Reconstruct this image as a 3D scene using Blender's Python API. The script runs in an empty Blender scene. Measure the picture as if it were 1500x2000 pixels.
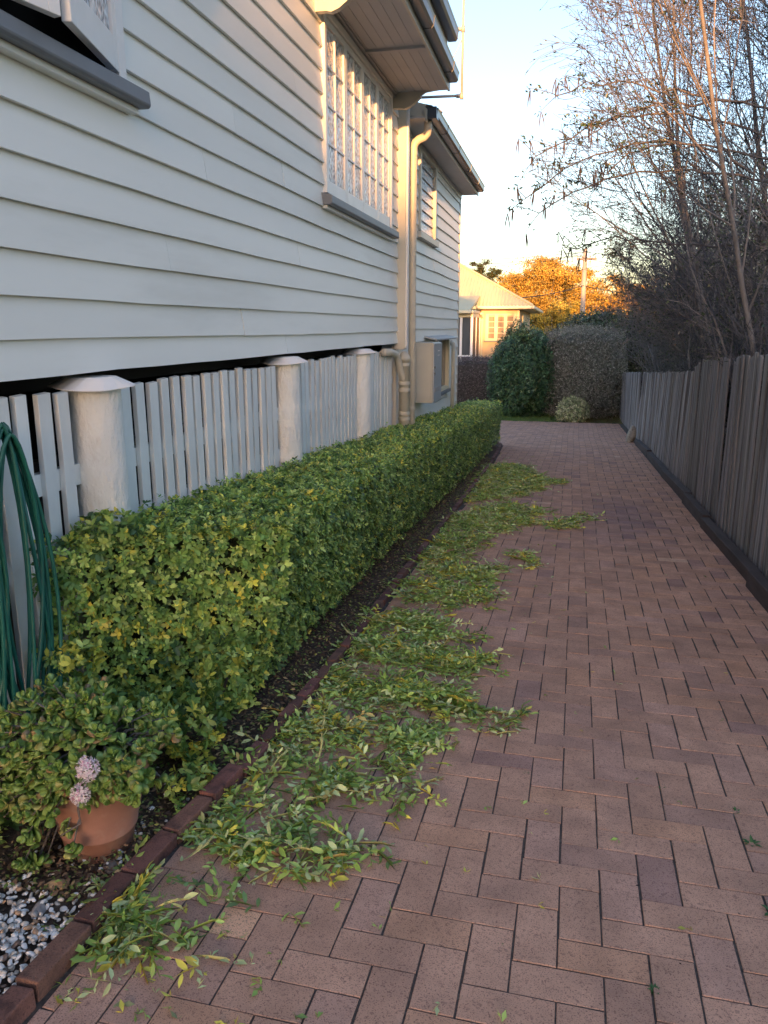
import bpy, math, random
import numpy as np
from mathutils import Vector, Matrix

random.seed(7); RNG = np.random.default_rng(7)
S = bpy.context.scene
COL = S.collection
D2R = math.radians

# ------------------------------------------------------------------ camera, sky, sun, exposure
F_PX, VX, VY = 1500.0, 1110.0, 639.0          # focal length and vanishing point in a 1500x2000 frame
pitch = math.atan((1000-VY)/F_PX); yaw = math.atan((VX-750)/F_PX*math.cos(pitch))
cd = bpy.data.cameras.new('camera'); cam = bpy.data.objects.new('camera', cd); COL.objects.link(cam)
cam.location = (0, 0, 1.64); cam.rotation_euler = (math.pi/2-pitch, 0, yaw)
cd.sensor_fit = 'VERTICAL'; cd.sensor_height = 36; cd.lens = 36*F_PX/2000
cd.clip_end = 2000; cd.clip_start = 0.05
S.camera = cam

SUN_EL, SUN_AZ = D2R(5.0), D2R(6.0)            # light travels towards +Y and a little to -X
W = bpy.data.worlds.new('World'); S.world = W; W.use_nodes = True
wn = W.node_tree.nodes; wl = W.node_tree.links
bgn = wn['Background']; sky = wn.new('ShaderNodeTexSky'); sky.sky_type = 'NISHITA'; sky.sun_disc = False
sky.sun_elevation = SUN_EL; sky.sun_rotation = math.pi-SUN_AZ
sky.air_density = 1.0; sky.dust_density = 1.5; sky.ozone_density = 2.0
tn = wn.new('ShaderNodeMix'); tn.data_type = 'RGBA'; tn.blend_type = 'MULTIPLY'; tn.inputs[0].default_value = 1; tn.inputs[7].default_value = (1.22, 1.03, 1.03, 1)
wl.new(sky.outputs[0], tn.inputs[6]); wl.new(tn.outputs[2], bgn.inputs[0]); bgn.inputs[1].default_value = 0.15
sd = bpy.data.lights.new('sun', 'SUN'); so = bpy.data.objects.new('sun', sd); COL.objects.link(so)
sd.energy = 3.2; sd.angle = D2R(0.5); sd.color = (1.0, 0.45, 0.15)
ldir = Vector((-math.sin(SUN_AZ)*math.cos(SUN_EL), math.cos(SUN_AZ)*math.cos(SUN_EL), -math.sin(SUN_EL)))
so.rotation_euler = ldir.to_track_quat('-Z', 'Y').to_euler()
S.view_settings.view_transform = 'Standard'; S.view_settings.look = 'None'
S.view_settings.exposure = 2.18; S.view_settings.gamma = 1.0
S.render.engine = 'CYCLES'
S.cycles.use_denoising = True; S.cycles.max_bounces = 6; S.cycles.transparent_max_bounces = 8
S.cycles.caustics_reflective = False; S.cycles.caustics_refractive = False

# ------------------------------------------------------------------ helpers
def put(o, parent=None):
    COL.objects.link(o)
    if parent is not None: o.parent = parent
    return o
def tag(o, label=None, cat=None, group=None, kind=None):
    if label: o['label'] = label
    if cat: o['category'] = cat
    if group: o['group'] = group
    if kind: o['kind'] = kind
    return o
def thing(name, label, cat, loc=(0, 0, 0), group=None, rot=(0, 0, 0)):
    o = bpy.data.objects.new(name, None); COL.objects.link(o); o.location = loc; o.rotation_euler = rot
    o.empty_display_size = .1
    return tag(o, label, cat, group)

class MB:
    """collects shapes, builds one mesh object"""
    def __init__(s): s.v = []; s.f = []; s.c = []; s.n = 0; s.usecol = False
    def add(s, verts, faces, col=None):
        verts = np.asarray(verts, float).reshape(-1, 3); b = s.n
        s.v.append(verts); s.n += len(verts)
        s.f.extend([tuple(i+b for i in f) for f in faces])
        if col is None: s.c.append(np.ones((len(verts), 3)))
        else: s.usecol = True; s.c.append(np.tile(np.asarray(col, float), (len(verts), 1)))
    def box(s, x0, y0, z0, x1, y1, z1, col=None):
        v = [(x, y, z) for z in (z0, z1) for y in (y0, y1) for x in (x0, x1)]
        s.add(v, [(0, 2, 3, 1), (4, 5, 7, 6), (0, 1, 5, 4), (2, 6, 7, 3), (0, 4, 6, 2), (1, 3, 7, 5)], col)
    def prism(s, prof, axis, a, b, col=None):
        """prof: 2D polygon; extruded along axis from a to b"""
        n = len(prof)
        def P(p, t):
            return {'x': (t, p[0], p[1]), 'y': (p[0], t, p[1]), 'z': (p[0], p[1], t)}[axis]
        v = [P(p, a) for p in prof]+[P(p, b) for p in prof]
        f = [tuple(range(n-1, -1, -1)), tuple(range(n, 2*n))]+[(i, (i+1) % n, n+(i+1) % n, n+i) for i in range(n)]
        s.add(v, f, col)
    def tube(s, pts, rad, k=8, caps=True, col=None):
        pts = np.asarray(pts, float); n = len(pts)
        rad = np.broadcast_to(np.asarray(rad, float), (n,))
        t = np.gradient(pts, axis=0); t /= np.linalg.norm(t, axis=1)[:, None]+1e-9
        ref = np.array([0, 0, 1.]) if abs(t[0][2]) < .9 else np.array([1., 0, 0])
        u = np.cross(t, ref); bad = np.linalg.norm(u, axis=1) < 1e-3; u[bad] = (0, 1, 0)
        # parallel transport keeps tubes from twisting
        for i in range(1, n):
            w = u[i-1]-t[i]*np.dot(u[i-1], t[i]); l = np.linalg.norm(w)
            if l > 1e-6: u[i] = w/l
        u[0] /= np.linalg.norm(u[0])+1e-9; u /= np.linalg.norm(u, axis=1)[:, None]+1e-9
        w = np.cross(t, u); a = np.arange(k)*2*math.pi/k
        v = pts[:, None, :]+rad[:, None, None]*(np.cos(a)[None, :, None]*u[:, None, :]+np.sin(a)[None, :, None]*w[:, None, :])
        f = [(i*k+j, i*k+(j+1) % k, (i+1)*k+(j+1) % k, (i+1)*k+j) for i in range(n-1) for j in range(k)]
        if caps: f += [tuple(range(k-1, -1, -1)), tuple((n-1)*k+j for j in range(k))]
        s.add(v.reshape(-1, 3), f, col)
    def lathe(s, prof, c, k=24, col=None):
        v = [(c[0]+r*math.cos(2*math.pi*j/k), c[1]+r*math.sin(2*math.pi*j/k), c[2]+z) for r, z in prof for j in range(k)]
        f = [(i*k+j, i*k+(j+1) % k, (i+1)*k+(j+1) % k, (i+1)*k+j) for i in range(len(prof)-1) for j in range(k)]
        s.add(v, f, col)
    def build(s, name, mat, parent=None, smooth=False, bevel=0, loc=None, seg=1):
        me = bpy.data.meshes.new(name)
        V = np.concatenate(s.v) if s.v else np.zeros((0, 3))
        me.from_pydata(V.tolist(), [], s.f); me.update()
        if s.usecol:
            a = me.color_attributes.new('tint', 'FLOAT_COLOR', 'POINT'); C = np.concatenate(s.c)
            a.data.foreach_set('color', np.concatenate([C, np.ones((len(C), 1))], 1).ravel())
        if smooth: me.polygons.foreach_set('use_smooth', [True]*len(me.polygons))
        if mat: me.materials.append(mat)
        o = bpy.data.objects.new(name, me); put(o, parent)
        if loc: o.location = loc
        if bevel:
            m = o.modifiers.new('bevel', 'BEVEL'); m.width = bevel; m.segments = seg; m.limit_method = 'ANGLE'
        return o

def raw_mesh(name, V, Q, mat, parent=None, tint=None, smooth=False):
    """fast path: V (n,3), Q (m,3|4) faces, tint (n,3)"""
    me = bpy.data.meshes.new(name); k = Q.shape[1]
    me.vertices.add(len(V)); me.vertices.foreach_set('co', V.astype(np.float32).ravel())
    me.loops.add(Q.size); me.loops.foreach_set('vertex_index', Q.astype(np.int32).ravel())
    me.polygons.add(len(Q)); me.polygons.foreach_set('loop_start', np.arange(0, Q.size, k, dtype=np.int32))
    me.update(calc_edges=True)
    if tint is not None:
        a = me.color_attributes.new('tint', 'FLOAT_COLOR', 'POINT')
        a.data.foreach_set('color', np.concatenate([tint, np.ones((len(tint), 1))], 1).astype(np.float32).ravel())
    if smooth: me.polygons.foreach_set('use_smooth', np.ones(len(Q), bool))
    me.materials.append(mat)
    return put(bpy.data.objects.new(name, me), parent)

def nrm(a): return a/(np.linalg.norm(a, axis=-1, keepdims=True)+1e-9)
LEAF8 = (np.array([(0, 0, 0), (.28, -.36, .05), (.28, 0, 0), (.28, .36, .05), (.66, -.40, .06), (.66, 0, .0), (.66, .40, .06), (1, 0, -.06)]),
         np.array([(0, 2, 1), (0, 3, 2), (1, 2, 5), (1, 5, 4), (2, 3, 6), (2, 6, 5), (4, 5, 7), (5, 6, 7)]))
LEAF4 = (np.array([(0, 0, 0), (.5, -.46, .06), (.5, .46, .06), (1, 0, -.05), (.5, 0, 0)]),
         np.array([(0, 4, 1), (0, 2, 4), (1, 4, 3), (4, 2, 3)]))
LEAF2 = (np.array([(0, 0, 0), (.5, -.45, .05), (.5, .45, .05), (1, 0, 0)]), np.array([(0, 2, 1), (1, 2, 3)]))
def leaves(P, D, N, L, Wd, C, tpl=LEAF8):
    """arrays of leaves: base points P, directions D, normals N, length L, width Wd, colours C"""
    n = len(P); D = nrm(D); B = nrm(np.cross(N, D)); N = np.cross(D, B)
    t, f = tpl; L = np.broadcast_to(L, (n,)); Wd = np.broadcast_to(Wd, (n,))
    V = P[:, None]+t[None, :, 0, None]*D[:, None]*L[:, None, None]+t[None, :, 1, None]*B[:, None]*Wd[:, None, None]+t[None, :, 2, None]*N[:, None]*L[:, None, None]
    Q = f[None]+(np.arange(n)*len(t))[:, None, None]
    return V.reshape(-1, 3), Q.reshape(-1, 3), np.repeat(C, len(t), axis=0)
def join(parts):
    V = []; Q = []; T = []; b = 0
    for v, q, t in parts: V.append(v); Q.append(q+b); T.append(t); b += len(v)
    return np.concatenate(V), np.concatenate(Q), np.concatenate(T)
def pal(n, cols, w, jit=.2):
    c = np.array(cols, float)[RNG.choice(len(cols), n, p=np.array(w)/sum(w))]
    return c*(1+jit*RNG.normal(0, 1, (n, 1))).clip(.5, 1.7)
def gz(y): return -.05*y        # the ground falls away from the camera

# ------------------------------------------------------------------ materials
def pm(name, base, rough=.7, var=0., vs=3., bump=0., bs=40., stretch=None, metal=0., attr=False, objc=False,
       spec=.5, dirt=None, trans=0., speck=None, bd=.01, coat=0., coord='obj', rvar=0.):
    m = bpy.data.materials.new(name); m.use_nodes = True; nt = m.node_tree; n = nt.nodes; l = nt.links
    b = n['Principled BSDF']; b.inputs['Roughness'].default_value = rough; b.inputs['Metallic'].default_value = metal
    b.inputs['Specular IOR Level'].default_value = spec; b.inputs['Coat Weight'].default_value = coat
    g = n.new('ShaderNodeNewGeometry'); mp = n.new('ShaderNodeMapping'); l.new(g.outputs['Position'], mp.inputs[0])
    if stretch: mp.inputs['Scale'].default_value = stretch
    vec = mp.outputs[0]
    def mixc(kind, fac, a, c):
        x = n.new('ShaderNodeMix'); x.data_type = 'RGBA'; x.blend_type = kind
        for s_, val in ((0, fac), (6, a), (7, c)):
            if hasattr(val, 'node'): l.new(val, x.inputs[s_])
            else: x.inputs[s_].default_value = val if s_ == 0 else (*val[:3], 1)
        return x.outputs[2]
    def noise(sc, det=4, ro=.55):
        x = n.new('ShaderNodeTexNoise'); x.inputs['Scale'].default_value = sc; x.inputs['Detail'].default_value = det
        x.inputs['Roughness'].default_value = ro; l.new(vec, x.inputs[0]); return x.outputs[0]
    def ramp(v, a, c):
        x = n.new('ShaderNodeMapRange'); x.inputs[1].default_value = a; x.inputs[2].default_value = c
        l.new(v, x.inputs[0]); return x.outputs[0]
    col = base
    if attr:
        a = n.new('ShaderNodeAttribute'); a.attribute_name = 'tint'; col = mixc('MULTIPLY', 1., base, a.outputs[0])
    if objc:
        a = n.new('ShaderNodeObjectInfo'); col = mixc('MULTIPLY', 1., col, a.outputs['Color'])
    if var:
        col = mixc('MULTIPLY', 1., col, mixc('MIX', ramp(noise(vs), .3, .7), (1-var,)*3, (1+var,)*3))
    if dirt:
        dc, ds, lo, hi, amt = dirt
        f = n.new('ShaderNodeMath'); f.operation = 'MULTIPLY'; f.inputs[1].default_value = amt; l.new(ramp(noise(ds, 6, .65), lo, hi), f.inputs[0])
        col = mixc('MIX', f.outputs[0], col, dc)
    if speck:
        for sc_, ss, lo, hi, amt in speck:
            f = n.new('ShaderNodeMath'); f.operation = 'MULTIPLY'; f.inputs[1].default_value = amt
            l.new(ramp(noise(ss, 2, .5), lo, hi), f.inputs[0]); col = mixc('MIX', f.outputs[0], col, sc_)
    if hasattr(col, 'node'): l.new(col, b.inputs['Base Color'])
    else: b.inputs['Base Color'].default_value = (*col, 1)
    if rvar:
        l.new(ramp2(n, l, noise(vs*2), rough-rvar, rough+rvar), b.inputs['Roughness'])
    if bump:
        x = n.new('ShaderNodeBump'); x.inputs['Strength'].default_value = bump; x.inputs['Distance'].default_value = bd
        l.new(noise(bs, 6, .6), x.inputs['Height']); l.new(x.outputs[0], b.inputs['Normal'])
    if trans:
        t = n.new('ShaderNodeBsdfTranslucent'); ms = n.new('ShaderNodeMixShader'); ms.inputs[0].default_value = trans
        if hasattr(col, 'node'): l.new(col, t.inputs[0])
        else: t.inputs[0].default_value = (*col, 1)
        l.new(b.outputs[0], ms.inputs[1]); l.new(t.outputs[0], ms.inputs[2])
        l.new(ms.outputs[0], n['Material Output'].inputs[0])
    return m
def ramp2(n, l, v, a, c):
    x = n.new('ShaderNodeMapRange'); x.inputs[1].default_value = .3; x.inputs[2].default_value = .7
    x.inputs[3].default_value = a; x.inputs[4].default_value = c; l.new(v, x.inputs[0]); return x.outputs[0]

M = {}
M['board'] = pm('painted_weatherboard', (.84, .85, .81), .5, var=.06, vs=1.6, bump=.25, bs=60, stretch=(1, .15, 1), bd=.002, objc=True, dirt=((.42, .42, .38), 2.2, .55, .8, .35))
M['trim'] = pm('cream_trim_paint', (.60, .58, .51), .45, var=.05, vs=3, bump=.15, bs=50, bd=.002)
M['white'] = pm('white_window_paint', (.86, .85, .84), .4, var=.04, vs=5, bump=.1, bs=60, bd=.002)
M['soffit'] = pm('soffit_paint', (.52, .52, .53), .6, var=.05, vs=3)
M['slat'] = pm('painted_batten', (.84, .85, .83), .5, var=.07, vs=6, bump=.5, bs=45, stretch=(1, 1, .4), bd=.004, objc=True)
M['post'] = pm('painted_timber_stump', (.84, .85, .82), .55, var=.06, vs=7, bump=1, bs=26, stretch=(1, 1, .5), bd=.022, dirt=((.6, .58, .53), 9, .55, .72, .5))
M['sill'] = pm('grey_sill_paint', (.19, .205, .23), .5, var=.06, vs=5, bump=.2, bs=40, bd=.002)
M['gutter'] = pm('charcoal_gutter', (.085, .10, .125), .32, var=.12, vs=4, metal=.3)
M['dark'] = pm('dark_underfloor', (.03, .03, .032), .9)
M['pipe'] = pm('cream_pipe_paint', (.56, .54, .46), .42, var=.06, vs=4, bump=.1, bs=60, bd=.002)
M['conduit'] = pm('grey_conduit', (.42, .42, .41), .4, var=.05, vs=5)
M['meter'] = pm('meter_box_paint', (.50, .49, .43), .45, var=.04, vs=6)
M['meterdoor'] = pm('meter_box_door', (.42, .46, .49), .35, var=.04, vs=6)
M['hose'] = pm('green_hose', (.012, .13, .10), .38, var=.15, vs=6, spec=.6)
M['joint'] = pm('joint_sand', (.075, .062, .055), .95, var=.4, vs=60, bump=.8, bs=180, bd=.006, dirt=((.2, .19, .16), 25, .58, .7, .8))
M['paver'] = pm('clay_paver', (.57, .335, .235), .95, var=.16, vs=7, bump=.6, bs=260, bd=.002, spec=.25, attr=True, objc=True,
                dirt=((.20, .13, .12), 3.2, .52, .72, .35), speck=[((.09, .045, .045), 260, .57, .64, .65), ((.45, .27, .17), 210, .60, .68, .5), ((.17, .09, .08), 75, .6, .68, .4)])
M['edge'] = pm('edging_brick', (.22, .11, .082), .85, var=.2, vs=14, bump=.9, bs=120, bd=.006, objc=True,
               dirt=((.035, .022, .025), 9, .5, .66, .8), speck=[((.05, .02, .02), 220, .58, .66, .6)])
M['soil'] = pm('garden_soil', (.09, .064, .048), .95, var=.5, vs=14, bump=1, bs=60, bd=.03, dirt=((.20, .15, .11), 50, .5, .68, .8))
M['ground'] = pm('grassy_ground', (.05, .06, .025), .95, var=.5, vs=1.5, bump=1, bs=12, bd=.06, dirt=((.06, .045, .03), .8, .5, .65, .8))
M['leaf'] = pm('hedge_leaf', (1, 1, 1), .42, attr=True, trans=.22, var=.12, vs=30, spec=.45)
M['darkleaf'] = pm('camellia_leaf', (1, 1, 1), .34, attr=True, trans=.08, spec=.5)
M['sunleaf'] = pm('tree_leaf', (1, 1, 1), .6, attr=True, trans=.25, spec=.25)
M['dryleaf'] = pm('dry_leaf', (1, 1, 1), .8, attr=True, trans=.05, spec=.2)
M['twig'] = pm('bare_twig', (.20, .19, .195), .85, attr=True, var=.2, vs=4, spec=.2)
M['bark'] = pm('smooth_bark', (.20, .19, .19), .85, var=.3, vs=5, bump=.9, bs=24, stretch=(1, 1, .4), bd=.02, dirt=((.09, .07, .065), 4, .5, .65, .7))
M['paling'] = pm('weathered_paling', (.27, .262, .26), .85, var=.32, vs=16, stretch=(1.4, 1.4, .035), bump=.8, bs=50, bd=.006, objc=True,
                 dirt=((.06, .055, .05), 9, .48, .62, .65))
M['sleeper'] = pm('dark_timber_sleeper', (.06, .045, .045), .85, var=.3, vs=12, stretch=(1, .2, 1), bump=.8, bs=40, bd=.006)
M['terra'] = pm('terracotta', (.42, .215, .16), .8, var=.14, vs=9, bump=.3, bs=90, bd=.002, dirt=((.52, .40, .33), 10, .50, .72, .5))
M['jade'] = pm('jade_leaf', (1, 1, 1), .32, attr=True, objc=True, spec=.5, var=.15, vs=60)
M['petal'] = pm('petal', (1, 1, 1), .6, attr=True, trans=.2)
M['pebble'] = pm('pebble_stone', (1, 1, 1), .6, attr=True, var=.12, vs=40, bump=.3, bs=120, bd=.002)
M['stone'] = pm('garden_stone', (.30, .28, .26), .8, var=.25, vs=22, bump=.7, bs=50, bd=.01, objc=True)
M['iron'] = pm('corrugated_iron', (.56, .53, .33), .5, var=.05, vs=1, spec=.3)
M['nwall'] = pm('neighbour_boards', (.60, .48, .32), .6, var=.04, vs=2)
M['ntrim'] = pm('neighbour_trim', (.76, .70, .50), .55)
M['screen'] = pm('brown_screen', (.09, .055, .045), .5, var=.3, vs=1.5)
M['curtain'] = pm('curtain', (.30, .25, .19), .9, var=.2, vs=3, stretch=(6, 6, .3))
M['pole'] = pm('utility_pole_wood', (.36, .33, .30), .85, var=.15, vs=3, stretch=(1, 1, .2))
M['wire'] = pm('black_wire', (.04, .04, .045), .6)
def glass_mat(name, col, bs, bump, rough=.12, kind='NOISE', lo=.35, dark=(.25, .28, .30)):
    m = bpy.data.materials.new(name); m.use_nodes = True; nt = m.node_tree; n = nt.nodes; l = nt.links
    b = n['Principled BSDF']; b.inputs['Roughness'].default_value = rough; b.inputs['Specular IOR Level'].default_value = .8
    g = n.new('ShaderNodeNewGeometry'); mp = n.new('ShaderNodeMapping'); mp.inputs['Scale'].default_value = (1, 1, .7); l.new(g.outputs['Position'], mp.inputs[0])
    v = n.new('ShaderNodeTexVoronoi'); v.feature = 'SMOOTH_F1'; v.inputs['Scale'].default_value = bs; l.new(mp.outputs[0], v.inputs['Vector'])
    r = n.new('ShaderNodeMapRange'); r.inputs[1].default_value = .1; r.inputs[2].default_value = .55; l.new(v.outputs[0], r.inputs[0])
    x = n.new('ShaderNodeMix'); x.data_type = 'RGBA'; l.new(r.outputs[0], x.inputs[0]); x.inputs[6].default_value = (*dark, 1); x.inputs[7].default_value = (*col, 1)
    l.new(x.outputs[2], b.inputs['Base Color'])
    bp = n.new('ShaderNodeBump'); bp.inputs['Strength'].default_value = bump; bp.inputs['Distance'].default_value = .01
    l.new(v.outputs[0], bp.inputs['Height']); l.new(bp.outputs[0], b.inputs['Normal'])
    return m
M['glass'] = glass_mat('obscure_glass', (.80, .85, .90), 48, .9, dark=(.12, .14, .17))
M['plainglass'] = glass_mat('dark_window_glass', (.10, .11, .12), 3, .02, .06, dark=(.06, .065, .07))

# ------------------------------------------------------------------ ground, lane, garden bed
def hz(x, y):
    z = gz(y)
    if y > 24: z = gz(24)-.012*(y-24) if y < 60 else gz(24)-.43
    if y < -6:  # unseen rise added behind the camera; its crest sets the low-sun shadow line
        t = min(1, (-6-y)/144.); z = .3+15.9*t*t*(3-2*t)+.35*math.sin(x*.11+1)*t+.2*math.sin(x*.41)*t
    return z
ys = sorted(set([-900, -400, -250]+list(range(-200, -8, 8))+list(range(-6, 62, 2))+[70, 90, 130, 200, 400, 900]))
xs = [-900, -400, -200, -100, -60]+list(range(-48, 49, 3))+[60, 100, 200, 400, 900]
g = MB(); nx = len(xs)
g.add([(x, y, hz(x, y)-.02) for y in ys for x in xs], [(j*nx+i, j*nx+i+1, (j+1)*nx+i+1, (j+1)*nx+i) for j in range(len(ys)-1) for i in range(nx-1)])
tag(g.build('ground', M['ground'], smooth=True), kind='structure')

EDGE = [(-1.31, .3), (-1.27, 1.2), (-1.255, 1.9), (-1.18, 2.7), (-1.15, 4.1), (-1.165, 6), (-1.155, 9.9), (-1.16, 13.0), (-1.25, 16.2), (-1.4, 17.0)]
def ex(y): return float(np.interp(y, [p[1] for p in EDGE], [p[0] for p in EDGE]))
def lx(y): return ex(y)+.045 if y < 16.8 else float(np.interp(y, [16.8, 17.4, 30], [-1.35, -2.3, -2.4]))
def rx(y): return float(np.interp(y, [0, 5, 8, 14, 24, 30], [1.42, 1.44, 1.49, 1.53, 1.62, 1.66]))
YEND = 24.1
s = MB(); yy = np.linspace(.2, YEND, 400)
s.add([(x, y, gz(y)+o) for o in (.0185,) for y in yy for x in (lx(y)-.03, rx(y)+.25)], [(2*i, 2*i+1, 2*i+3, 2*i+2) for i in range(399)])
lane = tag(s.build('paved_path', M['joint']), kind='structure')

# clay pavers laid in herringbone
OX, OY, A, Bm, ROT = .0752, 2.8659, .1235, .1165, -.0117
PT = .022
bricks = []
for v in range(-184, 24):
    for u in range(-22, 16):
        r = (u+v) % 4
        if r == 0: du, dv = 2, 1
        elif r == 2: du, dv = 1, 2
        else: continue
        gu = .0022+abs(random.gauss(0, .0013)) if dv == 2 else .0018
        gu += .0022*max(0, u-1)/6 if dv == 2 else 0
        gv = .0012+abs(random.gauss(0, .0006))
        u0, u1, v0, v1 = u*A+gu, (u+du)*A-gu, v*Bm+gv, (v+dv)*Bm-gv
        a = random.gauss(0, .004); cx, cy = (u0+u1)/2, (v0+v1)/2
        P = []
        for (px, py) in ((u0, v0), (u1, v0), (u1, v1), (u0, v1)):
            qx = cx+(px-cx)-(py-cy)*a; qy = -(cy+(py-cy)+(px-cx)*a)
            P.append([OX+qx*math.cos(ROT)-qy*math.sin(ROT), OY+qx*math.sin(ROT)+qy*math.cos(ROT)])
        my = sum(p[1] for p in P)/4
        if my < .45 or max(p[1] for p in P) > YEND: continue
        wav = .012*math.sin(my*.9)
        for p in P: p[0] += wav*min(1, max(0, my-6)/4)
        L, R = lx(my)+.004, rx(my)
        w0 = max(p[0] for p in P)-min(p[0] for p in P)
        if max(p[0] for p in P) < L+.03 or min(p[0] for p in P) > R-.03: continue
        for p in P: p[0] = min(max(p[0], L), R)
        bricks.append((my, (u, v), P, max(p[0] for p in P)-min(p[0] for p in P) < w0-.004))
def bcol(u, v, y):
    k = random.random(); c = np.array([1, 1, 1.])*random.uniform(.88, 1.10)
    if k < .06: c = np.array([.80, .82, .95])*random.uniform(.85, 1)
    elif k < .22: c = np.array([.97, .99, 1.06])*random.uniform(.85, 1.1)
    elif k < .30: c = np.array([1.06, 1.02, .95])
    elif k < .303 and y > 4: c = np.array([1.25, 1.4, 1.4])
    return c
def paver_mesh(P, zo, tilt, col, mb):
    cx = sum(p[0] for p in P)/4; cy = sum(p[1] for p in P)/4; b = .002
    def Z(x, y): return gz(y)+PT+zo+tilt[0]*(x-cx)+tilt[1]*(y-cy)
    def inn(p, d):
        dx, dy = p[0]-cx, p[1]-cy
        return (p[0]-math.copysign(min(d, abs(dx)*.4), dx), p[1]-math.copysign(min(d, abs(dy)*.4), dy))
    rings = [(0, -.021), (0, -.0018), (b, 0)]
    v = []
    for d, dz in rings:
        for p in P:
            q = inn(p, d) if d else p; v.append((q[0], q[1], Z(*q)+dz))
    f = [(i+r*4, i+r*4+4, (i+1) % 4+r*4+4, (i+1) % 4+r*4) for r in (0, 1) for i in range(4)]+[(11, 10, 9, 8)]
    mb.add(v, f, col)
bricks.sort(key=lambda t: t[0]+.02*abs(t[2][0][0]))
DKX, DKY = .62, 8.6        # a run of darker, bluish bricks
# nearest 300 that are in the frame are single objects
inview = [b for b in bricks if b[0] > 1.25]
near = inview[:298]; nearid = set(id(b) for b in near)
rest = MB()
for b in bricks:
    y, (u, v), P, cut = b
    zo = random.gauss(0, .0006); ti = (random.gauss(0, .004), random.gauss(0, .004)); c = bcol(u, v, y)
    dk = math.exp(-((P[0][0]-DKX)/.35)**2-((y-DKY)/1.3)**2); c = c*np.array([1-.38*dk, 1-.32*dk, 1-.12*dk])
    cxm = sum(p[0] for p in P)/4
    if abs(cxm+.88) < .10 and abs(y-1.78) < .058 and (u+v) % 4 == 0:
        mid = lambda a, b_, f: [a[0]*(1-f)+b_[0]*f, a[1]*(1-f)+b_[1]*f]
        Pl = [P[0], mid(P[0], P[1], .485), mid(P[3], P[2], .485), P[3]]; Pr = [mid(P[0], P[1], .515), P[1], P[2], mid(P[3], P[2], .515)]
        m = MB(); paver_mesh(Pl, zo, ti, np.array([.8, .8, .85]), m); m.build('paver', M['paver'], lane)
        m = MB(); paver_mesh(Pr, zo, ti, np.array([1.5, 1.5, 1.35]), m); o = m.build('paver', M['paver'], lane); o['label'] = 'pale tan half paver'
        continue
    if id(b) in nearid:
        m = MB(); paver_mesh(P, zo, ti, c, m); m.build('paver', M['paver'], lane)
    else: paver_mesh(P, zo, ti, c, rest)
tag(rest.build('paver_field', M['paver'], lane), kind='stuff')

bed = MB(); yy = np.linspace(-.5, 16.5, 60)
xsb = np.linspace(0, 1, 9); rr = np.random.default_rng(3)
V = []
for y in yy:
    for t in xsb:
        x = -3.2*(1-t)+(ex(y)-.03)*t
        V.append((x, y, gz(y)+.012+.03*math.sin(t*3.0)+rr.normal(0, .006)))
bed.add(V, [(j*9+i, j*9+i+1, (j+1)*9+i+1, (j+1)*9+i) for j in range(59) for i in range(8)])
tag(bed.build('garden_bed', M['soil'], smooth=True), kind='structure')
sd_ = MB(); yy = np.linspace(2, 24.1, 30)
sd_.add([(x, y, gz(y)+.012) for y in yy for x in (rx(y)-.004, rx(y)+.35)], [(2*i, 2*i+1, 2*i+3, 2*i+2) for i in range(29)])
tag(sd_.build('soil_strip', M['soil']), kind='structure')

# brick edging
edging = thing('brick_edging', 'low dark red brick edging between the hedge bed and the paving', 'edging', (-1.2, 2, gz(2)))
y = .45
while y < 16.4:
    L = .228
    x0, x1 = ex(y), ex(y+L); a = math.atan2(x1-x0, L)+random.gauss(0, .012)
    w = .068 if y < 2.6 else .05
    h = .062+random.gauss(0, .005)+(.012 if y < 2.4 else 0)
    m = MB(); m.box(-w/2, -L/2+.003, -.05, w/2, L/2-.003, h)
    o = m.build('brick', M['edge'], edging, bevel=.005, seg=2)
    cy = y+L/2; o.location = (ex(cy)-edging.location.x, cy-2, gz(cy)-edging.location.z)
    o.rotation_euler = (math.atan(-.05)+random.gauss(0, .012), random.gauss(0, .05), -a)
    k = random.uniform(.6, 1.25); o.color = (k, k*random.uniform(.85, 1.05), k, 1)
    y += L+.004

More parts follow.
